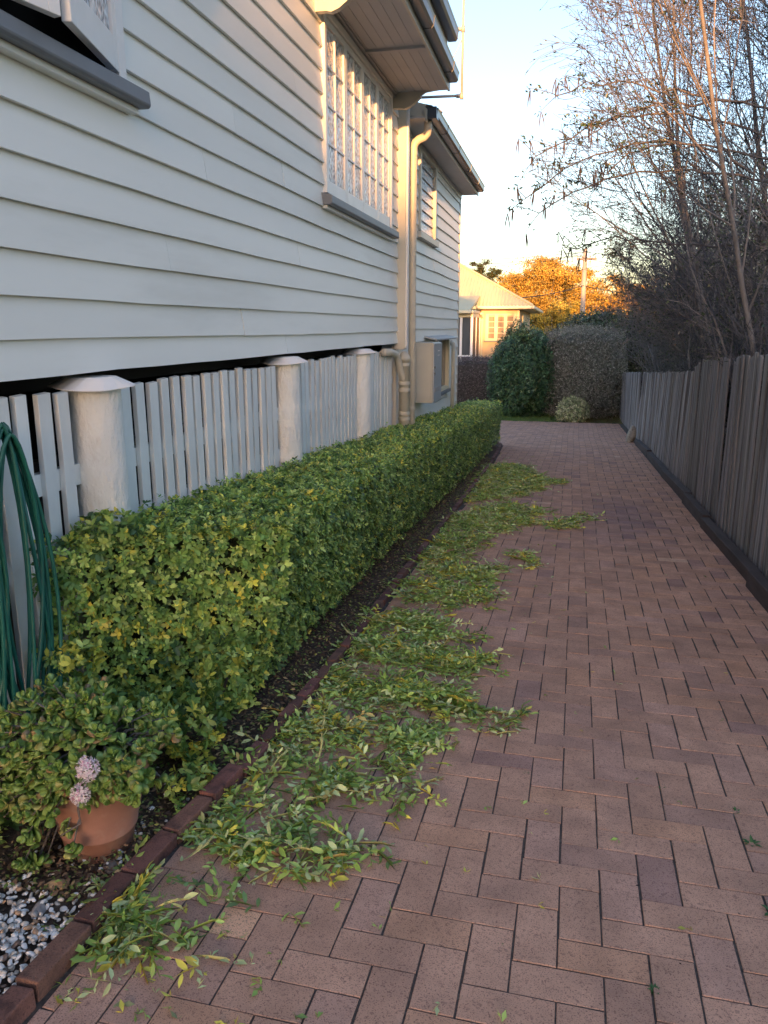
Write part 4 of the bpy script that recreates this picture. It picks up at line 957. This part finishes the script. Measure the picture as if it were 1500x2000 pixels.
# nearest tree: long pale multi trunk behind the fence
def tallroots(bx, by, n, spread, L, rng, lean):
    R = []
    for i in range(n):
        a = rng.uniform(0, 6.28); R.append(((bx+.25*math.cos(a), by+.35*math.sin(a), gz(by)), (lean+rng.normal(0, spread), rng.normal(0, spread), 1), L*rng.uniform(.8, 1.1), rng.uniform(.034, .058)))
    return R
LB = dict(lv=(3,), per=1, L=.05, cols=[(.03, .055, .03), (.05, .08, .035), (.02, .035, .025)], w=[3, 2, 2], near=.5)
e, out = tree('bare_tree', 'tall bare many stemmed tree leaning over the fence, nearest of the trees', 'tree', tallroots(2.25, 9.2, 6, .12, 6.3, rg, -.26), TALL, rg, leaf=LB, tw=(.48, .52, .60))
e, out = tree('bare_tree', 'bare leaning tree behind the fence, just beyond the nearest tree', 'tree', tallroots(2.2, 11.6, 5, .13, 6.3, rg, -.22), TALL, rg, leaf=LB, tw=(.48, .52, .60))
e, out = tree('bare_tree', 'slender bare tree at the right border, behind the two leaning trees', 'tree', tallroots(3.6, 11.5, 6, .12, 7.0, rg, -.06), TALL, rg, leaf=LB, tw=(.48, .52, .60))
# drooping leafy boughs with seed pods reaching left, one bough per thing is part of the nearest tree
rp = np.random.default_rng(8); V0 = []
boughs = [((1.9, 9.4, 3.6), (-.42, 9.2, 3.55), .25), ((2.0, 9.3, 3.3), (-.50, 9.1, 3.15), .3), ((2.0, 9.2, 3.1), (-.38, 9.0, 2.95), .2), ((1.9, 9.3, 3.8), (-.25, 9.2, 4.15), .1), ((1.9, 9.6, 2.5), (.05, 9.4, 2.62), .0), ((1.7, 9.3, 3.9), (.1, 9.1, 3.7), .1), ((1.8, 9.3, 3.2), (.3, 9.0, 3.3), .25)]
mb2 = MB(); pods = MB(); LP = []; LD = []; root = bpy.data.objects['bare_tree']; RO = np.array(root.location)
for a, b, sag in boughs:
    a, b = np.array(a), np.array(b); n = 14; pts = []
    for i in range(n+1):
        t = i/n; p = a*(1-t)+b*t; p = p+np.array([0, 0, sag*math.sin(math.pi*t)-.10*max(0, t-.85)/.15])+rp.normal(0, .015, 3); pts.append(p)
    pts = np.array(pts); mb2.tube(pts-RO, np.linspace(.014, .006, n+1), 5, caps=False, col=(.55, .55, .55))
    for i in range(5, n+1):
        for _ in range(2 if i > 8 else 1):
            d = np.array([-.7, rp.normal(0, .6), rp.normal(.1, .5)]); d /= np.linalg.norm(d); L = rp.uniform(.1, .32); q = [pts[i]+d*L*s_+np.array([0, 0, -.12*L*s_*s_]) for s_ in (0, .35, .7, 1)]
            mb2.tube(np.array(q)-RO, [.0055, .0045, .004, .003], 3, caps=False, col=(.55, .55, .55))
            for s_ in range(1, 4):
                if rp.random() < .55:
                    for _ in range(6): LP.append(q[s_]+rp.normal(0, .022, 3)); LD.append(d+rp.normal(0, .8, 3))
            if i > n-3 or rp.random() < .22:
                for _ in range(2):
                    p0 = q[3]; w = rp.normal(0, .03, 2); pods.tube(np.array([p0, p0+[w[0]*.4, w[1], -.05], p0+[w[0]*.8, w[1], -.11], p0+[w[0], w[1], -.17]])-RO, [.002, .0065, .006, .002], 5, caps=False, col=(.5, .42, .38))
mb2.build('bough', M['twig'], root); tag(pods.build('seed_pods', M['twig'], root), kind='stuff')
LP = np.array(LP); LD = nrm(np.array(LD)); n = len(LP)
v, q, t = leaves(LP, LD, nrm(rp.normal(0, 1, (n, 3))+np.array([0, 0, .7])), rp.uniform(.03, .06, n), rp.uniform(.018, .028, n), pal(n, [(.045, .085, .05), (.07, .12, .06), (.03, .05, .035)], [2, 2, 1]), LEAF4)
tag(raw_mesh('foliage', v-RO, q, M['darkleaf'], root, t), kind='stuff')

BUSHY = dict(seg=(8, 7, 6, 4), wig=(.10, .13, .15, .2), trop=((0, 0, .02), (0, 0, .05), (0, 0, .04), (0, 0, .03)), taper=(.35, .35, .4, .5), num=(1, 9, 9, 6), **{'from': (0, .1, .1, .15)}, ang=(0, .6, .6, .6), len=(1, .55, .5, .5), rr=(1, .5, .55, .6), bias=(-.1, 0, .1), ok=lambda p: ((p[:, 0] > 1.95) | (p[:, 2] > 1.78-.055*p[:, 1])) & (p[:, 0] > .035*p[:, 1]+.12*np.sin(p[:, 2]*4+p[:, 1])+np.clip((p[:, 2]-1.8)*.10, -.1, .6)))
LS = dict(lv=(3,), per=3, L=.05, cols=[(.10, .13, .085), (.14, .18, .10), (.20, .185, .165), (.06, .075, .06)], w=[3, 2, 2, 2], mat='dryleaf')
bush = [(2.3, 13.5, 7, .34, 3.2), (2.5, 16.0, 8, .36, 3.9), (2.4, 18.5, 8, .36, 4.2), (2.7, 21.0, 8, .36, 4.4), (3.9, 17.0, 8, .3, 4.8), (4.4, 21.5, 8, .3, 5.2), (3.9, 13.8, 7, .3, 4.4), (3.4, 8.6, 6, .22, 3.2)]
bl = ['low twiggy shrub just behind the fence where its top steps down', 'twiggy shrub arching over the middle of the fence', 'dense twiggy shrub overhanging the far half of the fence', 'greyish twiggy shrub with thin upright wands near the far end of the fence',
      'tall tangled shrub standing behind the fence shrubs, seen between the leaning trunks', 'tallest tangled shrub far behind the fence, right of the wands', 'tangled leafy shrub filling the gap behind the leaning tree', 'tangle of dead stems low behind the nearest fence palings']
for (x, y, n, sp, L), lb in zip(bush, bl):
    R = [((x+rg.normal(0, .3), y+rg.normal(0, .5), gz(y)), (rg.normal(-.1, sp), rg.normal(0, sp), 1), L*rg.uniform(.7, 1.1), .026) for _ in range(n)]
    tree('twiggy_shrub', lb, 'shrub', R, BUSHY, rg, leaf=LS, group='tangled shrubs behind the paling fence', O=(x, y, gz(y)), tw=(1.05, 1.05, 1.05))

# shrubs closing the end of the path
def round_shrub(name, label, c, r, n, L, cols, w, rng, mat='darkleaf', tpl=LEAF2, core=(.02, .025, .015), box=0, k=4, group=None, spread=1., stem=True, rough=.06):
    c = np.array(c, float); r = np.array(r, float); O = np.array([c[0], c[1], hz(c[0], c[1])]); e = thing(name, label, 'shrub', tuple(O), group)
    d = nrm(rng.normal(0, 1, (n, 3)))
    if box:
        mx = np.max(np.abs(d), axis=1, keepdims=True); d2 = d/mx; d = d*(1-box)+d2*box
    P = c+d*r*(1+rough*vnoise(d*3, 1.6, 5)[:, None]+.05*rng.normal(0, 1, (n, 1))-.12*rng.random((n, 1))**2); keep = P[:, 2] > O[2]+.02; P, d = P[keep], d[keep]; n = len(P)
    cc = pal(n, cols, w, .25)
    v, q, t = whorls(P, nrm(d), k, np.full(n, L), cc, tpl, rng, spread=spread); tag(raw_mesh('foliage', v-O, q, M[mat], e, t), kind='stuff')
    import bmesh
    bm = bmesh.new(); bmesh.ops.create_icosphere(bm, subdivisions=4, radius=1)
    for v_ in bm.verts:
        p = np.array(v_.co)
        if box: p = p*(1-box)+p/np.max(np.abs(p))*box
        p = c+p*r*.86*(1+rough*vnoise(p[None]*3, 1.6, 5)[0]+rng.normal(0, .015)); p[2] = max(p[2], O[2]+.01); v_.co = Vector(p-O)
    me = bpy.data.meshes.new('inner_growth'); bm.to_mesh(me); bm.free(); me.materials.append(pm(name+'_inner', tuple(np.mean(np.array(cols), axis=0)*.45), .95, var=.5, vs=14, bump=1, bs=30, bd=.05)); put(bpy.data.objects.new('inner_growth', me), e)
    return e
# unseen tree added behind the camera to keep low sun off the bare trees
round_shrub('added_shade_tree', 'unseen dense evergreen added behind the viewpoint to shade the bare trees', (5.2, -4.5, 2.9), (2.5, 1.5, 4.4), 6000, .16, [(.04, .07, .03), (.06, .09, .04)], [1, 1], RNG, box=.5, rough=.08)
DG = [(.06, .14, .06), (.09, .18, .075), (.035, .08, .04), (.22, .32, .18)]
round_shrub('camellia_bush', 'round glossy dark green bush at the end of the lane', (-1.40, 25.6, .22), (1.0, 1.0, 1.42), 11000, .06, DG, [4, 3, 3, .7], RNG, rough=.20)
GR = [(.31, .30, .25), (.24, .23, .19), (.38, .36, .31), (.15, .19, .12)]
round_shrub('clipped_bush', 'grey brown clipped twiggy bush with a flat top', (.55, 26.0, .20), (1.25, .9, 1.40), 22000, .040, GR, [4, 3, 2, 1.5], RNG, mat='dryleaf', box=.65, k=3, spread=.5, rough=.09)
round_shrub('drooping_bush', 'dull green bush with drooping leaves filling the corner by the fence end', (2.1, 27.0, .3), (1.2, 1.0, 1.45), 9000, .07, [(.09, .11, .065), (.13, .14, .09), (.06, .075, .05), (.16, .14, .12)], [3, 2, 3, 2], RNG, mat='dryleaf', box=.4, spread=.6)
round_shrub('low_hedge', 'low purplish brown clipped hedge behind the house corner', (-3.0, 27.6, -.32), (1.5, .6,   .92), 14000, .03, [(.18, .145, .15), (.24, .20, .20), (.13, .11, .11), (.12, .14, .10)], [4, 3, 3, 1], RNG, mat='dryleaf', box=.7, spread=.7, rough=.04)
round_shrub('variegated_bush', 'small pale cream and green bush standing at the end of the paving', (.27, 24.55, -.92), (.46, .36, .44), 1500, .06, [(.48, .52, .28), (.62, .60, .40), (.24, .30, .14)], [3, 2, 2], RNG, mat='leaf', rough=.12)
round_shrub('garden_bush', 'leafy mid green bush seen over the clipped grey bush', (1.4, 31.0, .7), (2.2, 1.2, 1.55), 6000, .09, [(.05, .085, .04), (.08, .12, .05), (.03, .05, .03)], [3, 2, 2], RNG, rough=.12)
# grass verge
rg = np.random.default_rng(2); n = 26000; x = rg.uniform(-3.2, 2.2, n); y = rg.uniform(24.15, 27, n); P = np.stack([x, y, np.array([hz(a, b) for a, b in zip(x, y)])-.02], 1)
D = nrm(np.stack([rg.normal(0, .35, n), rg.normal(0, .35, n), np.ones(n)], 1)); LL = rg.uniform(.04, .09, n)*np.where(x > -.4, .5, 1); c = pal(n, [(.11, .22, .05), (.16, .27, .07), (.20, .22, .09)], [3, 2, 1]); c = np.where((x > -.1)[:, None], c*np.array([1.0, .6, .9]), c)
a_, b_, _ = leaves(P, D, nrm(rg.normal(0, 1, (n, 3))), LL, .012, c, LEAF2)
tag(raw_mesh('grass_strip', a_, b_, M['leaf'], tint=np.repeat(c, 4, axis=0)), 'short green grass strip at the end of the brick path', 'grass', kind='stuff')
# back fence, dark palings
bf = thing('back_fence', 'dark low paling fence behind the clipped shrubs at the end of the lane', 'fence', (-3, 29, -1.3)); rs = random.Random(5)
for k in range(70):
    m = MB(); w = .10; m.prism([(-.045, 0), (.045, 0), (.045, 1.48), (.03, 1.52), (-.03, 1.52), (-.045, 1.48)], 'y', 0, .018); o = m.build('paling', M['paling'], bf) if k == 0 else put(bpy.data.objects.new('paling', pm0), bf)
    if k == 0: pm0 = o.data
    o.location = (-3.2+k*.1, 0, rs.gauss(0, .01)); kk = rs.uniform(.45, .7); o.color = (kk, kk*.95, kk*.95, 1)
for z in (.35, 1.15): m = MB(); m.box(-3.2, .019, z, 3.8, .06, z+.07); m.build('rail', M['sleeper'], bf)

# far trees
def crown_tree(name, label, base, crown_c, crown_r, nclump, per, L, cols, w, rng, tr=.25, group=None, mat='sunleaf', limbs=9):
    base = np.array(base, float); O = base; e = thing(name, label, 'tree', tuple(O), group); cc = np.array(crown_c, float); cr = np.array(crown_r, float)
    m = MB(); fork = base*.45+cc*.55; fork[2] = base[2]+(cc[2]-base[2])*.45
    m.tube(np.array([base, base*.5+fork*.5+rng.normal(0, .1, 3), fork])-O, [tr, tr*.85, tr*.7], 9)
    C = cc+nrm(rng.normal(0, 1, (nclump, 3)))*cr*rng.uniform(.35, 1.0, (nclump, 1))
    for i in range(min(limbs*4, nclump)):
        k = C[i]; mid = fork*.5+k*.5+rng.normal(0, .25, 3)+np.array([0, 0, -.3]); m.tube(np.array([fork, mid, k])-O, [tr*.4, tr*.22, tr*.05], 6, caps=False)
    m.build('trunk', M['bark'], e, smooth=True)
    P = []; 
    for c in C: k = rng.uniform(.5, 1.1); P.append(c+rng.normal(0, 1, (per, 3))*np.array([.42, .42, .22])*k*cr.mean()/3.2)
    P = np.concatenate(P); n = len(P); tone = np.repeat(rng.uniform(.75, 1.25, nclump), per)[:, None]
    D = nrm(rng.normal(0, 1, (n, 3))); v, q, t = leaves(P, D, nrm(rng.normal(0, 1, (n, 3))+np.array([0, 0, .5])), L*rng.uniform(.6, 1.3, n), L*.55, pal(n, cols, w, .2)*tone, LEAF2)
    tag(raw_mesh('crown', v-O, q, M[mat], e, t), kind='stuff'); return e
OR = [(.52, .35, .08), (.62, .40, .09), (.38, .28, .08), (.20, .18, .07)]
rg = np.random.default_rng(14)
crown_tree('spreading_tree', 'large spreading tree glowing orange in low sun behind the neighbouring house', (-1.8, 56, -1.7), (-1.7, 56, 3.75), (3.7, 2.2, 2.5), 190, 300, .15, OR, [3, 2, 2, 1], rg, tr=.28)
crown_tree('leafy_tree', 'yellow lit leafy tree lower down, left of the utility pole', (.2, 52, -1.7), (-.2, 52, 1.5), (3.2, 1.8, 1.9), 90, 230, .14, [(.56, .42, .08), (.42, .35, .08), (.22, .22, .07)], [3, 2, 2], rg, tr=.2)
crown_tree('leafy_tree', 'orange lit tree right of the utility pole, partly behind the shrubs', (3.2, 55, -1.7), (3.4, 55, 2.4), (3.0, 2, 2.7), 95, 220, .15, OR, [3, 2, 2, 1], rg, tr=.22)
crown_tree('dark_tree', 'small dark treetop showing over the neighbouring roof ridge', (-6.6, 62, -1.7), (-6.3, 62, 5.5), (1.5, 1.5, 1.3), 24, 180, .15, [(.06, .08, .035), (.10, .09, .04)], [3, 1], rg, tr=.2)
crown_tree('far_tree', 'dim far tree filling the background behind the tangled shrubs', (9, 60, -1.7), (9, 60, 2.6), (4.5, 3, 3.2), 70, 200, .2, OR, [2, 1, 3, 3], rg, tr=.3)

# utility pole and wires
up = thing('utility_pole', 'tall timber utility pole with a crossarm above the clipped bush', 'utility pole', (.76, 45, -1.7)); UO = np.array(up.location)
m = MB(); m.tube(np.array([(.76, 45, -1.7), (.72, 45, 2), (.68, 45, 5.75)])-UO, [.15, .135, .11], 12); m.build('pole', M['pole'], up, smooth=True)
m = MB(); m.box(.25-UO[0], 44.82-UO[1], 5.16-UO[2], 1.30-UO[0], 44.9-UO[1], 5.27-UO[2]); m.build('crossarm', M['bark'], up)
for x in (.3, .55, .95, 1.22): m = MB(); m.lathe([(.02, 0), (.04, .03), (.025, .07), (.04, .10), (.001, .13)], (x-UO[0], 44.86-UO[1], 5.27-UO[2]), 8); m.build('insulator', M['conduit'], up)
m = MB(); m.box(.85-UO[0], 44.8-UO[1], 4.85-UO[2], 1.15-UO[0], 44.95-UO[1], 5.1-UO[2]); m.build('switch_box', M['gutter'], up)
wl_ = ['highest overhead wire running left from the pole top', 'middle overhead wire running left from the crossarm', 'lowest of the three overhead wires crossing the pale sky', 'service cable slanting down from the pole to the house']
for i, (a, b, sag, r) in enumerate((((.68, 45, 5.6), (-14, 50, 6.1), .35, .012), ((.3, 44.86, 5.4), (-14, 50, 5.7), .35, .012), ((.55, 44.86, 5.4), (-14, 47, 4.9), .3, .010), ((.7, 44.9, 3.85), (-4.2, 36, 2.9), .25, .02))):
    a, b = np.array(a), np.array(b); pts = [a*(1-t)+b*t-np.array([0, 0, sag*4*t*(1-t)]) for t in np.linspace(0, 1, 20)]
    m = MB(); m.tube(pts, r, 5); o = m.build('overhead_wire', M['wire']); tag(o, wl_[i], 'wire', 'overhead wires')
m = MB(); a, b = np.array((.8, 44.9, 3.8)), np.array((9., 40, 3.0)); m.tube([a*(1-t)+b*t-np.array([0, 0, 1.2*t*(1-t)]) for t in np.linspace(0, 1, 20)], .02, 5); tag(m.build('overhead_wire', M['wire']), 'dark cable running right from the pole into the shrubs', 'wire', 'overhead wires')

# ------------------------------------------------------------------ neighbouring house
nb = thing('neighbour_house', 'sunlit cream house with a ribbed iron hip roof beyond the end of the lane', 'house', (-4, 34, -1.7)); NO = np.array(nb.location)
class NB(MB):
    def part(s, name, mat, parent=None, **k): s.v = [v-NO for v in s.v]; return s.build(name, mat, parent or nb, **k)
xr, yf = -2.08, 34.0
for k in range(24):
    z = -1.6+k*.165
    m = NB(); m.prism([(yf-.022, z), (yf, z), (yf, z+.17), (yf-.004, z+.17)], 'x', -3.62, xr); m.part('weatherboard', M['nwall'])
    m = NB(); m.prism([(xr, z), (xr+.022, z), (xr+.004, z+.17), (xr, z+.17)], 'y', yf+.01, 44); m.part('weatherboard', M['nwall'])
m = NB(); m.box(-9, yf+.005, -1.7, xr-.002, 44, 2.35); m.part('wall_core', M['nwall'])
m = NB(); m.box(xr-.05, yf-.04, -1.7, xr+.04, yf-.0005, 2.36); m.box(-3.66, yf-.04, -1.7, -3.56, yf-.001, 2.36); m.part('corner_board', M['ntrim'])
nw = NB(); wx0, wx1, wz0, wz1 = -3.40, -2.22, 1.08, 2.20
nw.box(wx0-.06, yf-.06, wz0, wx0, yf-.023, wz1); nw.box(wx1, yf-.06, wz0, wx1+.06, yf-.023, wz1); nw.box(wx0, yf-.06, wz1-.05, wx1, yf-.023, wz1); nw.box(wx0, yf-.06, wz0, wx1, yf-.023, wz0+.06)
nw = nw.part('window', M['ntrim'])
cw_ = (wx1-wx0)/3
for c in range(3):
    x0 = wx0+c*cw_; m = NB(); m.box(x0+.002, yf-.055, wz0+.061, x0+.07, yf-.028, wz1-.051); m.box(x0+cw_-.07, yf-.055, wz0+.061, x0+cw_-.002, yf-.028, wz1-.051)
    for r in range(5): zz = wz0+.08+r*(wz1-wz0-.18)/4; m.box(x0+.0705, yf-.052, zz-.012, x0+cw_-.0705, yf-.030, zz+.012)
    m.part('sash', M['ntrim'], nw)
    for r in range(4):
        zz = wz0+.08+r*(wz1-wz0-.18)/4; p = NB(); p.box(x0+.07, yf-.036, zz+.012, x0+cw_-.07, yf-.032, zz+(wz1-wz0-.18)/4-.012); p.part('pane', M['curtain'], nw)
m = NB(); m.box(wx0-.12, yf-.12, wz0-.06, wx1+.12, yf-.023, wz0-.002); m.part('window_sill', M['sill'], nw)
m = NB(); m.box(xr+.03, 36.2, 1.3, xr+.08, 37.4, 2.2); m.part('window', M['ntrim'])
# eaves, gutter, roof
ez, ye, xe = 2.42, 33.45, -1.50
m = NB(); m.box(-9, ye+.02, ez-.05, xe-.02, yf+.4, ez-.03); m.box(xr-.3, yf+.401, ez-.05, xe-.02, 44.5, ez-.03); m.part('soffit', M['nwall'])
m = NB(); m.box(-3.75, ye-.10, ez-.04, xe, ye, ez+.09); m.part('gutter', M['ntrim'], bevel=.02)
m = NB(); m.box(xe, ye-.10, ez-.04, xe+.10, 44.6, ez+.09); m.part('gutter', M['ntrim'], bevel=.02)
pitch_ = .55; top_t = 5.0
def rz(t): return ez+.08+t*pitch_
# front roof plane with ribs
rf = NB(); x = xe; n = 0
sheet = []
while x > -11:
    tmax = min(top_t, xe-x) if x > xe-top_t else top_t
    sheet.append((x, tmax, n % 2)); x -= .075; n += 1
v = []; 
for x, tm, k in sheet: v += [(x, ye, rz(0)+.035*k), (x, ye+tm, rz(tm)+.035*k)]
rf.add(v, [(2*i, 2*i+1, 2*i+3, 2*i+2) for i in range(len(sheet)-1)]); rf.part('roof', M['iron'])
m = NB(); v = [(xe, ye, rz(0)), (xe, 44.6, rz(0)), (xe-top_t, 44.6, rz(top_t)), (xe-top_t, ye+top_t, rz(top_t))]; m.add(v, [(0, 1, 2, 3)]); m.part('roof', M['iron'])
m = NB(); m.tube([(xe+.02, ye-.02, rz(0)+.03), (xe-top_t, ye+top_t, rz(top_t)+.04)], .05, 8); m.tube([(xe-top_t, ye+top_t, rz(top_t)+.04), (-11, ye+top_t, rz(top_t)+.04)], .05, 8); m.part('ridge_cap', M['iron'])
# enclosed porch on the left
m = NB(); m.box(-6.5, 31.0, 2.02, -3.66, 33.4, 2.2); m.box(-6.5, 31.0, -1.5, -3.66, 31.04, -.55); m.box(-3.70, 31.05, -1.5, -3.66, 34, -.75); m.part('porch_frame', M['ntrim'])
m = NB(); m.prism([(30.75, 2.20), (30.75, 2.30), (34.2, 2.95), (34.2, 2.85)], 'x', -6.7, -3.75); m.part('porch_roof', M['iron'])
m = NB(); m.box(-6.7, 30.65, 2.16, -3.70, 30.75, 2.28); m.box(-3.72, 30.76, 2.17, -3.62, 33.3, 2.29); m.part('porch_gutter', M['ntrim'], bevel=.02)
for x in (-3.74, -4.16, -5.0): m = NB(); m.box(x, 30.98, -1.3, x+.09, 31.06, 2.02); m.part('porch_post', M['white'])
for (x0, x1) in ((-4.9, -4.17), (-4.06, -3.75)):
    m = NB(); m.box(x0, 31.02, -.5, x1, 31.03, .5); m.box(x0, 31.02, .56, x1, 31.03, 2.0); m.part('pane', M['plainglass'])
    m = NB(); m.box(x0, 31.0, .50, x1, 31.045, .56); m.part('transom', M['white'])
for (y0, y1) in ((31.1, 32.3), (32.36, 33.6)):
    m = NB(); m.box(-3.69, y0, -.72, -3.68, y1, 2.0); m.part('screen', M['screen'])
for y in (31.06, 32.30, 33.6): m = NB(); m.box(-3.71, y, -.75, -3.65, y+.06, 2.02); m.part('porch_post', M['white'])
m = NB(); m.box(-3.71, 31.1, -.78, -3.64, 33.66, -.72); m.part('porch_rail', M['white'])
m = NB(); m.tube([(-3.60, 33.35, 2.2), (-3.60, 33.8, 2.0), (-3.6, 33.9, -1.5)], .05, 8); m.part('downpipe', M['ntrim'])
